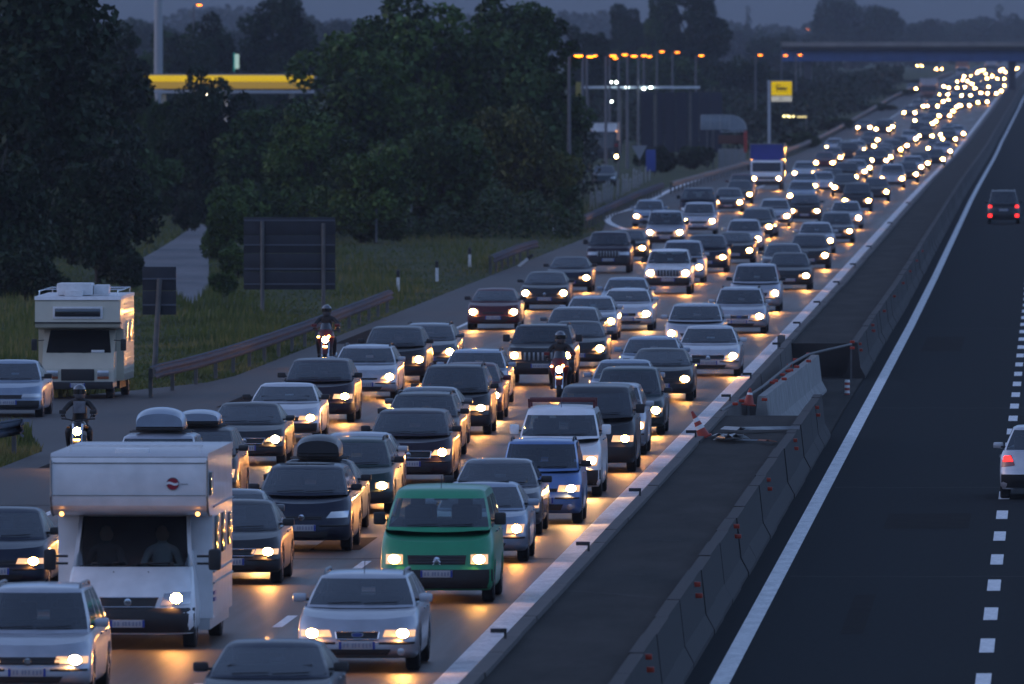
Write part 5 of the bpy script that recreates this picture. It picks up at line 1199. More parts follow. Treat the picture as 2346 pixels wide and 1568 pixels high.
# ---- tube lights under a hidden roof
k = 24.; r = thing('tube_light', 'pair of long lit fluorescent tubes low behind the pole sign', 'tube light', (wx(1818, k), F / k, zg(F / k)))
zt = zat(267, k) - zg(F / k)
MB().box((-.62, 0, zt), (1.35, .10, .20), bev=.05).build('tube', emis('tube_glow', (1., .82, .36), 1.), r); MB().box((.68, 0, zt - .05), (1.15, .08, .12), bev=.04).build('tube', emis('tube_glow_dim', (1., .82, .36), .25), r)
for x in (-1.2, 1.2): MB().tube([(x, .1, 0), (x, .1, zt + .2)], .05, 6).build('post', M['dullsteel'], r)
MB().box((0, .12, zt + .22), (2.7, .3, .08), bev=.02).build('hood', M['dullsteel'], r)
# ---- parked white lorry facing us in the service area, with a dark car before it
lorry('white-topped lorry parked among the lamp poles with two dark roof windows', 1382, 27.5, 'white', 'dark_grey', 3.35, 2.6, W=2.3, lit=False, name='parked_lorry')
p = at_k(1382, VY + CH * 33.5, 33.5); make_car('dim car parked in front of the white-topped lorry behind the fence', 'sedan', 'teal', (p.x, p.y, 0), 0, detail=0, name='parked_car', lit='none')
k = 31.; sl = thing('signal_lamp', 'small red and white signal lamps on a pole right of the white-topped lorry', 'signal', (wx(1412, k), F / k, 0))
MB().tube([(.15, 0, 0), (.15, 0, zat(322, k))], .06, 8).build('pole', M['dullsteel'], sl)
for y, m_, s_ in [(333, 'red', .14), (330, None, 0)][:1]: MB().disc((0, -.1, zat(y, k)), s_, n=10, dome=.03).build('red_lens', M['redoff'], sl)
MB().disc((0, -.1, zat(359, k)), .13, n=12, dome=.03).build('lit_lens', emis('warm_lamp_glow', (1., .62, .25), 9.), sl)
MB().box((0, 0, (zat(322, k) + zat(368, k)) / 2), (.42, .12, zat(322, k) - zat(368, k)), bev=.03).build('housing', M['black'], sl)
# yield sign from behind, blue panel, cone
k = 34.; ys = thing('yield_sign', 'pale triangular yield sign seen beside the blue panel', 'road sign', (wx(1465, k), F / k, 0))
MB().tube([(0, .05, 0), (0, .05, zat(338, k))], .03, 6).build('post', M['dullsteel'], ys)
t = MB(); zt, zb = zat(334, k), zat(367, k); t.add([(-.52, 0, zt), (.52, 0, zt), (0, 0, zb), (-.52, .03, zt), (.52, .03, zt), (0, .03, zb)], [(0, 1, 2), (3, 5, 4), (0, 3, 4, 1), (1, 4, 5, 2), (2, 5, 3, 0)]); t.build('plate', mat('sign_grey', (.22, .24, .27), .5), ys)
k = 31.; bp_ = thing('blue_panel', 'narrow dark blue upright panel behind the yield sign', 'sign', (wx(1491, k), F / k, 0)); MB().box((0, 0, zat(368, k)), (.72, .12, 1.6), bev=.03).build('panel', mat('panel_blue', (.03, .06, .28), .5), bp_)
for s in (-.25, .25): MB().box((s, .1, (zat(368, k) - .7) / 2), (.06, .06, zat(368, k) - .7)).build('leg', M['dullsteel'], bp_)
# shelter with curved glazed roof
def shelter():
    k = 29.; Y = F / k; r = thing('shelter', 'shelter with a curved pale glazed roof and red end post', 'shelter', (wx(1660, k), Y, 0)); x = lambda q: wx(q, k) - wx(1660, k); z = lambda y: zat(y, k)
    gm_ = mat('shelter_glazing', (.22, .26, .30), .35, coat=.5, noise=.15)
    xs = np.linspace(x(1606), x(1672), 4)
    for i in range(3): MB().box(((xs[i] + xs[i + 1]) / 2, 0, (z(264) + z(298)) / 2), (xs[i + 1] - xs[i] - .06, .08, z(264) - z(298)), bev=.01).build('pane', gm_, r)
    P = []
    for a in np.linspace(0, math.pi / 2, 7): P.append([(x(1672) + (x(1710) - x(1672)) * math.sin(a), yy, z(298) + (z(264) - z(298)) * math.cos(a)) for yy in (-.04, 2.5)])
    MB().grid(P).build('curved_roof', gm_, r, 60)
    F0 = [(x(1672), -.05, z(300))] + [(x(1672) + (x(1710) - x(1672)) * math.sin(a), -.05, z(298) + (z(264) - z(298)) * math.cos(a)) for a in np.linspace(0, math.pi / 2, 7)]
    MB().add(F0, [tuple(range(len(F0)))]).build('end_pane', gm_, r)
    fr_ = MB().tube([(x(1606), -.1, z(264)), (x(1672), -.1, z(264))] + F0[2:], .035, 5).tube([(x(1650), -.1, z(302)), (x(1710), -.1, z(302))], .04, 5)
    for q in xs: fr_.tube([(q, -.1, z(264)), (q, -.1, z(298))], .03, 5)
    fr_.build('roof_frame', mat('frame_pale', (.32, .36, .4), .5), r)
    MB().box((x(1708), 0, (z(300) + z(350)) / 2), (.26, .26, z(300) - z(350)), bev=.03).build('red_post', mat('post_red', (.35, .03, .02), .5), r)
    MB().box(((x(1645) + x(1705)) / 2, .3, z(320)), (x(1705) - x(1645), .1, .7), bev=.02).build('red_panel', mat('panel_dark_red', (.09, .03, .02), .6), r)
    for i in range(4): MB().box((x(1645) + (i + .5) * (x(1709) - x(1645)) / 4, 0, z(350) / 2), ((x(1709) - x(1645)) / 4 - .03, .2, z(333)), bev=.02).build('wall_panel', mat('pale_wall', (.20, .205, .21), .8, noise=.15), r)
    for q in (1620, 1634): MB().box((x(q), .2, z(298) / 2), (.1, .1, z(298)), bev=.01).build('post', M['dullsteel'], r)
shelter()
# picket fence along the slip road: every pale picket is a part
pf = thing('picket_fence', 'row of pale upright pickets behind the slip road guard rail', 'fence', (wx(1360, 38), F / 38, 0))
pk = MB().box((0, 0, .55), (.12, .04, 1.1), bev=.01).add([(-.06, -.02, 1.1), (.06, -.02, 1.1), (0, -.02, 1.2)], [(0, 1, 2)]).mesh('picket', mat('picket_grey', (.26, .27, .27), .7, noise=.3))
for i in range(34):
    x = 1352 + i * 4.1; y = 484 - i * 2.05 + random.uniform(-3, 3)
    if random.random() < .22: continue
    p = on_ground(x, y); o = bpy.data.objects.new('picket', pk); o.location = p - pf.location; o.scale.z = random.uniform(.7, 1.25); o.rotation_euler.y = random.uniform(-.08, .08); link(o, pf)
# concrete fence posts with wires in front of the dark trees
fp = thing('wire_fence', 'thin concrete posts with wires in front of the dark trees', 'fence', on_ground(942, 541)); prev = None
pmh = MB().box((0, 0, .8), (.10, .10, 1.6), bev=.015).mesh('fence_post', mat('fence_concrete', (.13, .14, .15), .8)); wr = MB()
for x, y in [(862, 556), (942, 541), (1015, 534), (1046, 531), (1095, 530), (1143, 527), (1210, 520), (1270, 514)]:
    p = on_ground(x, y) - fp.location; o = bpy.data.objects.new('fence_post', pmh); o.location = p; link(o, fp)
    if prev is not None:
        for z in (.4, .9, 1.4): wr.tube([prev + Vector((0, 0, z)), p + Vector((0, 0, z))], .012, 4)
    prev = p
wr.build('wire', M['dullsteel'], fp)
# ---------------------------------------------------------------- the gap in the median
def barrier():
    a = at_k(1745, 908, (908 - VY) / (CH - 1.0)); b = at_k(1868, 813, (813 - VY) / (CH - 1.0)); a.z = b.z = 0; d = (b - a); L = d.length
    r = thing('concrete_barrier', 'slanting pale concrete barrier blocks closing the median gap, set with red reflectors', 'barrier', a, math.atan2(-d.x, d.y))
    pr = [(-.30, 0), (-.30, .08), (-.17, .32), (-.09, 1.), (.09, 1.), (.17, .32), (.30, .08), (.30, 0)]
    for i in range(8):
        y0, y1 = L * i / 8, L * (i + 1) / 8 - .04
        MB().add([(x, y0, z) for x, z in pr] + [(x, y1, z) for x, z in pr], [tuple(range(8)), tuple(range(15, 7, -1))] + [(j, j + 8, (j + 1) % 8 + 8, (j + 1) % 8) for j in range(8)]).build('barrier_block', M['concrete'], r, 20)
    return r
barrier()
def im3(x, y, z):
    k = (y - VY) / (CH - z); q = at_k(x, y, k); return Vector((q.x, q.y, z))
pts = [(1652, 942, 1.0), (1672, 930, 1.02), (1715, 908, 1.05), (1748, 886, 1.08), (1775, 864, 1.1), (1812, 834, 1.1), (1850, 813, 1.1), (1885, 804, 1.06), (1950, 789, 1.04)]
P = [im3(*q) for q in pts]; cb = thing('link_rail', 'bent pale rail crossing the median gap with small red reflectors', 'rail', P[0]); org = P[0]
MB().tube([p - org for p in P], .034, 8).build('rail_tube', M['dullsteel'], cb)
for i, p in enumerate(P[1:], 1):
    if i % 2 == 0: MB().box((p.x - org.x, p.y - org.y, p.z / 2 - org.z), (.05, .05, p.z)).build('post', M['dullsteel'], cb)
rfm = MB().box((0, 0, 0), (.13, .05, .07), bev=.015).mesh('red_reflector', M['redrefl'])
for x, y, z in [(a_, b_, 1.08) for a_, b_, _ in [(1685, 925, .74), (1700, 918, .8), (1752, 915, .5), (1770, 876, .9), (1777, 872, .86), (1797, 868, .8), (1793, 858, .92), (1806, 850, .95), (1812, 848, .95), (1809, 837, .95), (1826, 840, .9), (1823, 824, 1.0), (1853, 811, .98), (1853, 827, .8), (1953, 783, .72), (1953, 797, .55)]]:
    q = im3(x, y, z); o = bpy.data.objects.new('red_reflector', rfm); o.location = q - org + Vector((0, -.25, 0)); link(o, cb)
gp = thing('grey_post', 'grey square post standing behind the white-topped rail near the gap', 'post', im3(1790, 858, 0)); MB().box((0, 0, .55), (.22, .16, 1.1), bev=.02).build('post_body', M['dullsteel'], gp)
def debris(label, pts, w, m, name='metal_scrap'):
    P = [im3(x, y, FILL + z * .45) for x, y, z in pts]; o = P[0].copy(); mb = MB(); L = []
    for i, p in enumerate(P):
        t = (P[min(i + 1, len(P) - 1)] - P[max(i - 1, 0)]).normalized(); n_ = Vector((-t.y, t.x, 0)).normalized() if abs(t.x) + abs(t.y) > 1e-3 else Vector((0, 1, 0))
        w_ = w * .26; L.append([p - o - n_ * w_, p - o - n_ * w_ * .3 + Vector((0, 0, w * .12)), p - o + n_ * w_ * .3, p - o + n_ * w_ + Vector((0, 0, w * .1))])
    mb.grid(L); ob = mb.build(name, m, None, 50); ob.location = o; return tag(ob, label, 'scrap metal', 'torn rail pieces in the median gap')
debris('long pale steel strip lying across the median behind the crumpled pieces', [(1665, 984, .12), (1700, 986, .2), (1740, 985, .15), (1800, 984, .1), (1832, 984, .1)], .55, M['steel'])
debris('crumpled sheet of torn rail in the middle of the median gap', [(1650, 1006, .1), (1665, 1003, .3), (1678, 1000, .12), (1690, 1001, .3), (1705, 1006, .08)], .5, M['steel'])
debris('small curled steel scrap left of the crumpled sheet', [(1640, 1000, .05), (1650, 997, .3), (1662, 1002, .1), (1672, 998, .2)], .35, M['steel'])
debris('thin pale strip lying in front of the other steel scraps', [(1638, 1008, .06), (1680, 1009, .1), (1738, 1010, .06)], .18, M['steel'])
debris('short reddish plank end beside the low rail', [(1741, 1010, .1), (1760, 1011, .2), (1775, 1014, .05)], .25, mat('rusty', (.22, .07, .03), .8, noise=.3))
def cone(label, x, y, k, h, lean, name='traffic_cone', rz=0):
    p = at_k(x, y, (y - VY) / (CH - FILL)); p.z = FILL; r = thing(name, label, 'traffic cone', p, rz); r.rotation_euler.y = lean
    om = mat('cone_orange', (.34, .03, .012), .5)
    MB().tube([(0, 0, .03), (0, 0, h)], [.13, .025], 14).build('cone_body', om, r); MB().box((0, 0, .02), (.32, .32, .04), bev=.01).build('foot', om, r)
    for z in (.35, .62): MB().tube([(0, 0, h * z), (0, 0, h * (z + .13))], [.13 - .105 * z + .004, .13 - .105 * (z + .13) + .004], 14, cap=False).build('white_band', M['white'], r)
cone('leaning orange cone against the white edge rail', 1615, 1005, (1005 - VY) / CH, .62, -.45)
cone('small orange cone among the debris near the bent rail', 1715, 930, (930 - VY) / CH, .40, .1)
p = im3(1941, 907, 0); bl = thing('striped_bollard', 'small red and white striped bollard beside the free lanes', 'bollard', p)
for i in range(6): MB().tube([(0, 0, .07 * i), (0, 0, .07 * i + .066)], [.07, .065], 12).build('band', M['white'] if i % 2 else mat('bollard_red', (.35, .05, .03), .5), bl)
MB().tube([(0, 0, -.0), (0, 0, .03)], .14, 12).build('foot', M['black'], bl)
# ================================================================ OVERPASS
def overpass():
    k = 15.6; Y = F / k; z0 = zg(Y); r = thing('overpass', 'long flat concrete overpass with a blue steel girder crossing the far lanes', 'bridge', (X_at(2200, Y), Y, 0)); ox = r.location.x
    xa, xb = X_at(1790, Y) - ox, 60; z = lambda y: zat(y, k)
    conc = mat('bridge_concrete', (.24, .22, .20), .85, noise=.2, nscale=.4); blue = mat('girder_blue', (.05, .11, .30), .5, noise=.15, nscale=.5)
    MB().box(((xa + xb) / 2, 5, (z(97) + z(107)) / 2), (xb - xa, 11, z(97) - z(107)), bev=.05).build('parapet', conc, r)
    MB().box(((xa + xb) / 2, 5, (z(107) + z(115)) / 2), (xb - xa, 11.6, z(107) - z(115)), bev=.05).build('deck', mat('deck_dark', (.015, .015, .018), .8), r)
    MB().box(((xa + xb) / 2, 5, (z(115) + z(141)) / 2), (xb - xa, 8.5, z(115) - z(141)), bev=.05).build('girder', blue, r)
    for i in range(26): MB().box((xa + (i + .5) * (xb - xa) / 26, .70, (z(115) + z(140)) / 2), (.10, .12, z(115) - z(141)), bev=.02).build('stiffener', blue, r)
    for x in (X_at(2318, Y) - ox, X_at(1850, Y) - ox): 
        h = z(140) ; MB().box((x, 5, (h + z0) / 2 - .5), (1.1, 7, h - z0 + 1), bev=.1).build('pier', mat('pier_dark', (.05, .052, .06), .85), r)
    rl = MB(); rl.box(((xa + xb) / 2, .3, z(97) + .9), (xb - xa, .06, .08))
    for i in range(60): rl.box((xa + i * (xb - xa) / 60, .3, z(97) + .45), (.06, .06, .9))
    rl.build('railing', M['dullsteel'], r)
overpass()
# ================================================================ TREES
LEAF = []
for i, (c, c2) in enumerate([((.010, .026, .006), (.085, .14, .030)), ((.007, .020, .006), (.055, .100, .026)), ((.013, .022, .006), (.11, .12, .030)), ((.004, .010, .0045), (.024, .046, .018))]):
    m = bpy.data.materials.new('foliage'); m.use_nodes = True; nt = m.node_tree; b = nt.nodes['Principled BSDF']
    g = nt.nodes.new('ShaderNodeNewGeometry'); n = nt.nodes.new('ShaderNodeTexNoise'); n.inputs['Scale'].default_value = .45; n.inputs['Detail'].default_value = 2
    ad = nt.nodes.new('ShaderNodeMath'); ad.operation = 'MULTIPLY_ADD'; ad.inputs[1].default_value = .5; cr = nt.nodes.new('ShaderNodeValToRGB')
    cr.color_ramp.elements[0].position = .25; cr.color_ramp.elements[1].position = .8; cr.color_ramp.elements[0].color = (*c, 1); cr.color_ramp.elements[1].color = (*c2, 1)
    nt.links.new(g.outputs['Position'], n.inputs['Vector']); nt.links.new(g.outputs['Random Per Island'], ad.inputs[0])
    mu = nt.nodes.new('ShaderNodeMath'); mu.operation = 'MULTIPLY'; mu.inputs[1].default_value = .6; nt.links.new(n.outputs['Fac'], mu.inputs[0]); nt.links.new(mu.outputs[0], ad.inputs[2])
    ca = nt.nodes.new('ShaderNodeAttribute'); ca.attribute_name = 'clump'; a2 = nt.nodes.new('ShaderNodeMath'); a2.operation = 'MULTIPLY_ADD'; a2.inputs[1].default_value = .45
    nt.links.new(ca.outputs['Fac'], a2.inputs[0]); nt.links.new(ad.outputs[0], a2.inputs[2]); a3 = nt.nodes.new('ShaderNodeMath'); a3.operation = 'SUBTRACT'; a3.inputs[1].default_value = .2
    nt.links.new(a2.outputs[0], a3.inputs[0]); nt.links.new(a3.outputs[0], cr.inputs[0]); nt.links.new(cr.outputs[0], b.inputs['Base Color'])
    b.inputs['Roughness'].default_value = .6; b.inputs['Specular IOR Level'].default_value = .2
    LEAF.append(m)
BARK = mat('bark', (.035, .030, .025), .9, noise=.3)
def crown_mesh(seed, n, tall=1.0, leaf=.045, shape='round'):
    """Round leaf clumps spread unevenly through a crown one unit in radius and 2*tall high, bottom at z=0."""
    rg = np.random.default_rng(seed); nc = int(34 * max(1, tall)); cs = []; lob = rg.uniform(0, 6.28, 4)
    while len(cs) < nc:
        p = rg.uniform(-1, 1, 3); a = math.atan2(p[1], p[0]); rr = math.hypot(p[0], p[1])
        if shape == 'fir': ok = rr < (1 - (p[2] + 1) / 2) * .9 + .05
        else:
            edge = (1 - abs(p[2] * .95 + .1) ** 2.4) ** .5 if abs(p[2] * .95 + .1) < 1 else 0
            edge *= .82 + .16 * math.sin(2 * a + lob[0] + 2 * p[2]) + .12 * math.sin(3 * p[2] * tall + lob[1] + a)
            ok = edge * .35 < rr < edge
        if ok: cs.append(p)
    cs = np.array(cs); cs[:, 2] *= max(.05, tall - .25); rad = rg.uniform(.15, .38, nc)
    ci = rg.choice(nc, n, p=rad ** 2 / (rad ** 2).sum()); d = rg.normal(size=(n, 3)); d /= np.linalg.norm(d, axis=1)[:, None]
    r_ = rad[ci] * rg.uniform(.45, 1.15, n) ** .6; pos = cs[ci] + d * r_[:, None]; pos[:, 2] += tall
    u = rg.normal(size=(n, 3)); u /= np.linalg.norm(u, axis=1)[:, None]; v = np.cross(u, rg.normal(size=(n, 3))); v /= np.linalg.norm(v, axis=1)[:, None]
    s = leaf * rg.uniform(.6, 1.6, n)[:, None]; a = pos - u * s; b = pos + v * s * .6; c = pos + u * s; e = pos - v * s * .6
    V = np.stack([a, b, c, e], 1).reshape(-1, 3); me = bpy.data.meshes.new('crown'); me.vertices.add(4 * n); me.vertices.foreach_set('co', V.ravel())
    me.loops.add(4 * n); me.loops.foreach_set('vertex_index', np.arange(4 * n)); me.polygons.add(n); me.polygons.foreach_set('loop_start', np.arange(n) * 4); me.polygons.foreach_set('loop_total', np.full(n, 4))
    me.update(); at = me.attributes.new('clump', 'FLOAT', 'FACE'); tone = rg.uniform(0, 1, nc); at.data.foreach_set('value', tone[ci].astype(np.float32)); return me
CRT = [.8, 1.15, 1.6, 2.1, 2.8]
CR = [[crown_mesh(10 * i + j, int(11000 * max(1, t)), t) for j in range(2)] for i, t in enumerate(CRT)]
FIR = crown_mesh(99, 11000, 2.2, .04, 'fir')
BUSH = [crown_mesh(11, 7000, .75, .06), crown_mesh(12, 7000, .65, .06)]
def trunk_mesh(seed, shape='round'):
    rg = random.Random(seed); mb = MB(); mb.tube([(0, 0, -.1), (rg.uniform(-.03, .03), 0, .4), (rg.uniform(-.05, .05), 0, 1.0)], [.075, .055, .03], 8)
    for i in range(7):
        a = rg.uniform(0, 6.28); z = rg.uniform(.3, .9); mb.tube([(0, 0, z), (math.cos(a) * .25, math.sin(a) * .25, z + .25), (math.cos(a) * .5, math.sin(a) * .5, z + .55)], [.03, .02, .008], 5)
    return mb.mesh('trunk', BARK)
TR = [trunk_mesh(i) for i in range(3)]
def tree(label, x, k, ytop, wpx, ci=0, lf=0, low=.12, base=None, name='tree', grp=None, cat='tree'):
    """Tree whose crown is wpx wide in the image and reaches up to ytop."""
    Y = F / k; z0 = zg(Y); X = X_at(x, Y); H = zat(ytop, k) - z0; R = wpx / k / 2
    r = thing(name, label, cat, (X, Y, z0), random.uniform(0, 6.28), grp)
    asp = H * (1 - low) / 2 / R; q = min(range(5), key=lambda i: abs(math.log(CRT[i] / asp)))
    if cat == 'tree' and ci == 4: me, zt = FIR, 4.4
    elif cat == 'tree': me, zt = CR[q][int(x) % 2], 2 * CRT[q]
    else: me, zt = BUSH[ci % 2], (1.5, 1.3)[ci % 2]
    o = bpy.data.objects.new('crown', me); o.scale = (R, R, H * (1 - low) / zt); o.location.z = H * low; link(o, r)
    if not me.materials: me.materials.append(LEAF[0])
    o.material_slots[0].link = 'OBJECT'; o.material_slots[0].material = LEAF[lf]
    t = bpy.data.objects.new('trunk', TR[ci % 3]); t.scale = (R * .9, R * .9, H * .62); link(t, r)
    return r
TREES = [
 ('large dark tree beyond the left edge beside the old camper', -190, 54, -60, 360, 0, 3, .02), ('second large dark tree further beyond the left edge', -430, 50, -20, 380, 1, 3, .02),
 ('leafy bushy tree at the right side of the country lane, left of the big board', 522, 54, 436, 130, 0, 0, .0),
 ('broad round-topped dark tree in the middle of the left edge group', 130, 50, -40, 330, 2, 3, .02),
 # near dark mass at the left edge
 ('huge black-green tree filling the left edge behind the cream camper', 60, 57, -260, 420, 0, 3, .02), ('broad dark tree bulging over the camper roof left of the lane', 225, 58.5, 330, 250, 2, 3, .02),
 ('tall dark tree right behind the broad one at the left', 170, 52, 60, 330, 1, 3, .02), ('dark shrubby tree at the far left below the tall ones', -20, 62, 300, 300, 5, 3, .0),
 ('tree with a rounded top left of the pale mast', 265, 38, 20, 190, 5, 3, .1), ('dark tree between the pale mast and the orange lamp', 470, 24, 22, 170, 0, 3, .05), ('tree behind the mast foot with its top below the frame', 395, 23.5, 60, 150, 2, 1, .05),
 ('dark cone of a tree right of the turquoise sign', 640, 24, -30, 190, 1, 3, .05), ('tree hiding the left end of the yellow canopy', 258, 44, 150, 84, 5, 1, .05), ('thin tree at the left end of the yellow canopy', 186, 45, 130, 60, 3, 3, .02), ('small tree crossing the yellow canopy left of the mast', 334, 43.5, 172, 50, 5, 1, .05), ('wide low dark tree below the left end of the yellow canopy', 262, 46, 212, 260, 2, 1, .05), ('spreading tree crossing the middle of the yellow canopy', 470, 43, 146, 200, 5, 3, .05), ('low tree in front of the left part of the yellow canopy', 405, 42, 192, 130, 5, 3, .05),
 ('rounded tree under the right half of the yellow canopy', 605, 43, 212, 280, 0, 1, .05), ('dark tree hiding the foot of the pale mast', 352, 43, 203, 110, 5, 1, .0), ('bushy green tree between the lane and the big sign board', 590, 50, 400, 200, 2, 0, .0), ('dense shrub tree left of the lane top', 385, 41, 290, 180, 5, 3, .0),
 # the broad middle group
 ('big full tree right of the yellow canopy with olive tint', 826, 42, 30, 330, 0, 0, .03), ('tallest broad tree in the middle of the wood', 960, 41, -40, 380, 1, 0, .03), ('dark tree behind the middle of the wood', 1120, 40, -20, 300, 5, 1, .03),
 ('tall tree at the right end of the wood, next to the first lamp post', 1236, 39.5, -30, 190, 1, 1, .02), ('low reddish-dark tree below the tall one at the wood end', 1190, 44, 200, 240, 0, 2, .0), ('low dark tree at the foot of the middle wood', 1010, 46, 250, 260, 2, 1, .0),
 ('low tree at the foot of the wood right of the sign board', 830, 48, 300, 240, 5, 0, .0), ('undergrowth tree at the right foot of the wood', 1265, 43, 330, 110, 2, 1, .0), ('green tree over the big sign board', 700, 47, 230, 230, 2, 0, .0),
 # behind the service area
 ('tall dark tree behind the first orange lamps', 1345, 20, 40, 120, 1, 3, .05), ('slim pointed tree left of the sky gap', 1430, 16, 0, 95, 3, 3, .05), ('dark tree right of the sky gap', 1475, 15, 25, 90, 0, 3, .05), ('very tall poplar-like tree behind the lamp row', 1585, 17, -60, 150, 5, 3, .03),
 ('second tall tree joined to the poplar-like one', 1520, 16.5, -30, 110, 1, 1, .05), ('medium tree behind the curved shelter', 1680, 18, 118, 140, 0, 3, .03), ('low tree behind the service building', 1560, 19, 110, 150, 2, 1, .03), ('low tree behind the lamps left of the service building', 1400, 18, 105, 160, 0, 1, .03),
 ('rounded dark tree behind the pole sign', 1800, 11.8, 70, 150, 0, 3, .02), ('tree with low crown right of the pole sign', 1870, 11.6, 128, 130, 2, 3, .0), ('dark tree mass left end of the overpass', 1770, 17, 150, 160, 5, 3, .0), ('low tree below the left end of the overpass', 1960, 13.6, 165, 170, 2, 1, .0), ('low scrub tree under the overpass', 2060, 12.8, 180, 150, 0, 1, .0),
 # far line, beyond the overpass
 ('big rounded far tree over the left end of the overpass', 1945, 9.0, -14, 190, 5, 3, .0), ('far tree just right of the big rounded one', 2060, 8.0, 45, 130, 0, 3, .0), ('far low tree in the middle of the far line', 2115, 7.6, 38, 110, 2, 3, .0), ('far tree with a ragged top above the overpass', 2180, 7.2, 52, 120, 0, 3, .0),
 ('far tree above the far lorries', 2240, 7.0, 30, 120, 5, 3, .0), ('far pointed tree near the right corner', 2290, 6.8, 2, 60, 4, 3, .0), ('far tree at the right corner', 2345, 6.8, 26, 110, 0, 3, .0), ('far broad tree at the right edge', 2400, 6.6, 30, 150, 1, 3, .0), ('hazy far tree at the sky gap left of the big rounded one', 1760, 8.0, 62, 150, 0, 3, .0),
 ('hazy far tree behind the pole sign tree', 1830, 8.2, 60, 110, 2, 3, .0), ('far narrow tree standing up in the sky gap', 1712, 7.8, 5, 34, 4, 3, .0), ('hazy far tree behind the mast at the top left', 340, 12, 30, 210, 0, 3, .0), ('hazy far tree behind the single orange lamp', 520, 11, 50, 190, 2, 3, .0), ('hazy far tree left of the tall dark cone tree', 740, 11, 20, 190, 5, 3, .0),
 ('hazy far tree in the sky gap above the lamp row', 1400, 8.4, 66, 130, 5, 3, .0), ('hazy far tree right of the poplar-like tree', 1660, 8.0, 50, 110, 1, 3, .0), ('hazy far tree behind the overpass pier', 2320, 6.3, 60, 160, 2, 3, .0), ('hazy far tree low over the overpass', 2000, 7.0, 70, 160, 2, 3, .0)]
for a in TREES: tree(a[0], a[1], a[2], a[3], a[4], a[5], a[6], a[7], grp=None)
BSH = [('leafy bush at the left side of the big sign board', 545, 57, 560, 110, 0, 0), ('small round bush at the foot of the country lane', 512, 62, 625, 70, 1, 0), ('dark bush behind the cream camper on its left', 60, 63, 560, 190, 0, 3), ('dark bush at the right of the cream camper roof', 290, 60, 585, 90, 1, 3), ('bush under the wood left of the wire fence', 860, 48, 470, 160, 0, 1),
 ('bush under the wood between the wire fence posts', 1060, 46, 455, 190, 1, 1), ('bush at the right end of the wire fence', 1230, 45, 450, 140, 0, 1), ('dark bush by the top of the country lane', 430, 45, 440, 70, 1, 3), ('small bush right of the top of the country lane', 500, 46, 430, 90, 0, 3), ('low hedge bush behind the picket fence', 1500, 30, 330, 90, 0, 3), ('low hedge bush left of the shelter', 1590, 29, 335, 90, 1, 3),
 ('scrubby bush right of the pole sign', 1830, 24, 300, 90, 0, 1), ('scrubby bush behind the far guard rail', 1900, 21, 270, 110, 1, 1), ('far scrubby bush behind the far guard rail', 1990, 18, 235, 120, 0, 1), ('last scrubby bush before the overpass', 2060, 15.6, 205, 90, 1, 1)]
for a in BSH: tree(a[0], a[1], a[2], a[3], a[4], a[5], a[6], .0, name='bush', cat='bush')
# long far wood that closes the view, one mass nobody could count
rg = np.random.default_rng(5); ws = []
wm = MB()
def mass(name, n, fn, leaf, lf, thickness=8):
    V = []; 
    for i in range(n):
        x, Y, z = fn(); u = rg.normal(size=3); u /= np.linalg.norm(u); v = np.cross(u, rg.normal(size=3)); v /= np.linalg.norm(v); s = leaf * rg.uniform(.6, 1.5); p = np.array([x, Y, z])
        V += [p - u * s, p + v * s * .7, p + u * s, p - v * s * .7]
    me = bpy.data.meshes.new(name); me.from_pydata([tuple(q) for q in V], [], [(4 * i, 4 * i + 1, 4 * i + 2, 4 * i + 3) for i in range(n)]); me.materials.append(LEAF[lf]); o = bpy.data.objects.new(name, me); link(o); return tag(o, kind='stuff')
ph = rg.uniform(0, 6.28, 8)
def farwood():
    Y = rg.uniform(5200, 5500); x = rg.uniform(-520, 60); top = 15 + 3.5 * math.sin(x * .05 + ph[0]) + 2.5 * math.sin(x * .13 + ph[1]) + 1.5 * math.sin(x * .31 + ph[2]); return x, Y, zg(Y) + top * rg.uniform(0, 1) ** .6
mass('far_wood', 42000, farwood, 1.1, 3)
def scrub():                                           # rough growth behind the wood so that no gap opens to bare ground
    Y = rg.uniform(820, 900); x = rg.uniform(-62, -29); top = 3.6 + 1.0 * math.sin(x * .4 + ph[3]); return x, Y, top * rg.uniform(0, 1) ** .7
mass('undergrowth', 30000, scrub, .16, 3)
def scrub3():                                          # bushes along the foot of the wood
    xi = rg.uniform(585, 1335); Y = F / rg.uniform(43.5, 47.0); x = X_at(xi, Y); top = 1.7 + .6 * math.sin(xi * .021 + ph[6]) + .4 * math.sin(xi * .057 + ph[7]); return x, Y, top * rg.uniform(0, 1) ** .7 - .05
mass('undergrowth', 26000, scrub3, .10, 1)
def scrub2():
    Y = rg.uniform(1300, 2300); x = rg.uniform(-60, -24.5) - (Y - 1300) * .0; top = 2.6 + .8 * math.sin(Y * .02 + ph[4]) + .6 * math.sin(x * .5 + ph[5]); return x, Y, zg(Y) + top * rg.uniform(0, 1) ** .7
mass('roadside_scrub', 36000, scrub2, .30, 3)
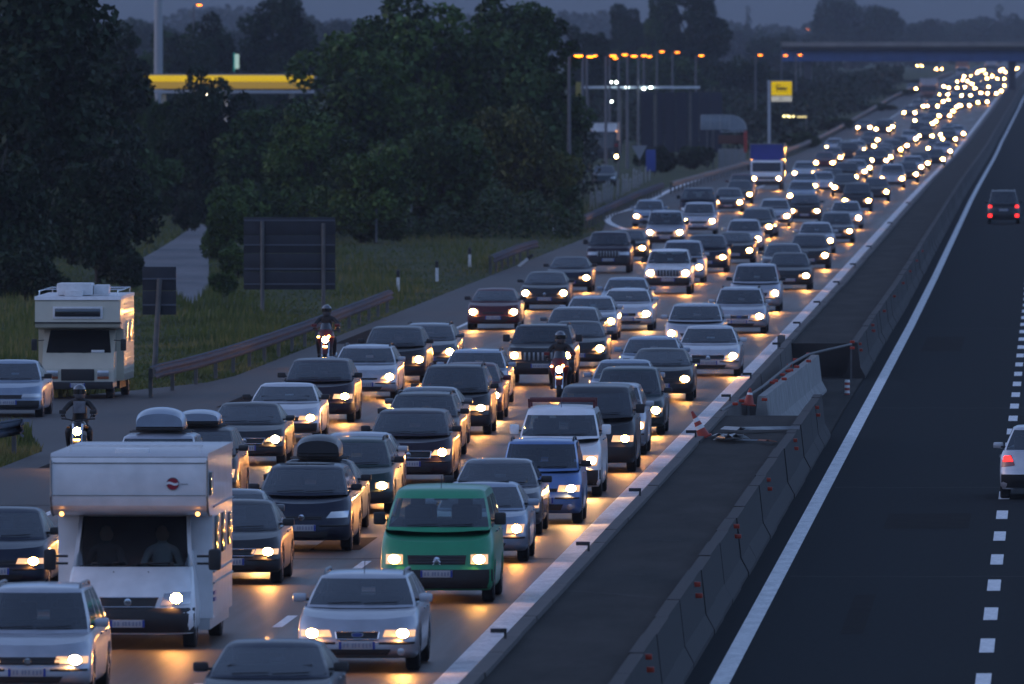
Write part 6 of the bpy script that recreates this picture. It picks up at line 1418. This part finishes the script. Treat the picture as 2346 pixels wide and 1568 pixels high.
# grass on the verge
def grass(name, n, fn, h, m):
    V = []; Fc = []
    for i in range(n):
        q = fn()
        if q is None: continue
        x, Y, hh = q; a = rg.uniform(0, math.pi); w = .022 * rg.uniform(.7, 1.6); lx, ly = rg.uniform(-.09, .09), rg.uniform(-.06, .06); z = -.06; j = len(V); c, s = math.cos(a) * w, math.sin(a) * w
        V += [(x - c, Y - s, z), (x + c, Y + s, z), (x + lx, Y + ly, z + h * hh)]; Fc.append((j, j + 1, j + 2))
    me = bpy.data.meshes.new(name); me.from_pydata(V, [], Fc); me.materials.append(m); o = bpy.data.objects.new(name, me); link(o); return tag(o, kind='stuff')
GM = bpy.data.materials.new('grass_blades'); GM.use_nodes = True; nt = GM.node_tree; b = nt.nodes['Principled BSDF']; g = nt.nodes.new('ShaderNodeNewGeometry'); n = nt.nodes.new('ShaderNodeTexNoise'); n.inputs['Scale'].default_value = .12; n.inputs['Detail'].default_value = 4
cr = nt.nodes.new('ShaderNodeValToRGB'); cr.color_ramp.elements[0].position = .35; cr.color_ramp.elements[1].position = .68; cr.color_ramp.elements[0].color = (.060, .078, .018, 1); cr.color_ramp.elements[1].color = (.21, .17, .06, 1); e = cr.color_ramp.elements.new(.5); e.color = (.10, .125, .030, 1)
nt.links.new(g.outputs['Position'], n.inputs['Vector']); nt.links.new(n.outputs['Fac'], cr.inputs[0]); nt.links.new(cr.outputs[0], b.inputs['Base Color']); b.inputs['Roughness'].default_value = .7; b.inputs['Specular IOR Level'].default_value = .15
LANE = [on_ground(*q) for q in [(300, 612), (330, 588), (380, 560), (425, 530), (448, 512), (472, 514), (479, 600), (477, 664), (440, 700), (385, 655)]]
MOUTH = [on_ground(*q) for q in [(-700, 1110), (60, 1094), (110, 1050), (60, 985), (-200, 962), (-900, 955), (-900, 925), (60, 918), (320, 893), (470, 877), (590, 850), (640, 826), (700, 850), (640, 1110)]]
SLIP = [on_ground(*q) for q in [(1372, 548), (1392, 500), (1425, 480), (1530, 430), (1640, 398), (1760, 376), (1800, 420), (1600, 500), (1480, 560), (1385, 600)]]
def inside(P, x, y):
    c = False; j = len(P) - 1
    for i in range(len(P)):
        if (P[i].y > y) != (P[j].y > y) and x < (P[j].x - P[i].x) * (y - P[i].y) / (P[j].y - P[i].y) + P[i].x: c = not c
        j = i
    return c
def verge():
    Y = 230 / (1 - rg.uniform(0, .74)); x = rg.uniform(max(-62, -.083 * Y - 4), -22.75)
    if inside(LANE, x, Y) or inside(MOUTH, x, Y) or inside(SLIP, x, Y) : return None
    return x, Y, rg.uniform(.35, 1.3) * (1 + .6 * math.sin(x * .9 + Y * .07)) * (.45 if x > -23.6 else 1)
grass('verge_grass', 170000, verge, .24, GM)
def medg():
    Y = rg.uniform(150, 900); x = rg.uniform(-7.2, -5.65); return (x + rdx(Y), Y, rg.uniform(.2, .8)) if 0 else None
#grass('median_weeds', 5000, medg, .16, GM)
# haze
hz = bpy.data.materials.new('haze'); hz.use_nodes = True; nt = hz.node_tree; nt.nodes.clear(); out = nt.nodes.new('ShaderNodeOutputMaterial'); pv = nt.nodes.new('ShaderNodeVolumePrincipled')
pv.inputs['Color'].default_value = (.80, .87, 1., 1); pv.inputs['Density'].default_value = .000062; pv.inputs['Anisotropy'].default_value = .3
nt.links.new(pv.outputs[0], out.inputs['Volume'])
hb = MB().box((0, 0, 0), (1700, 8900, 46)).build('haze', hz); hb.location = (0, 4380, 21.5); tag(hb, kind='stuff')
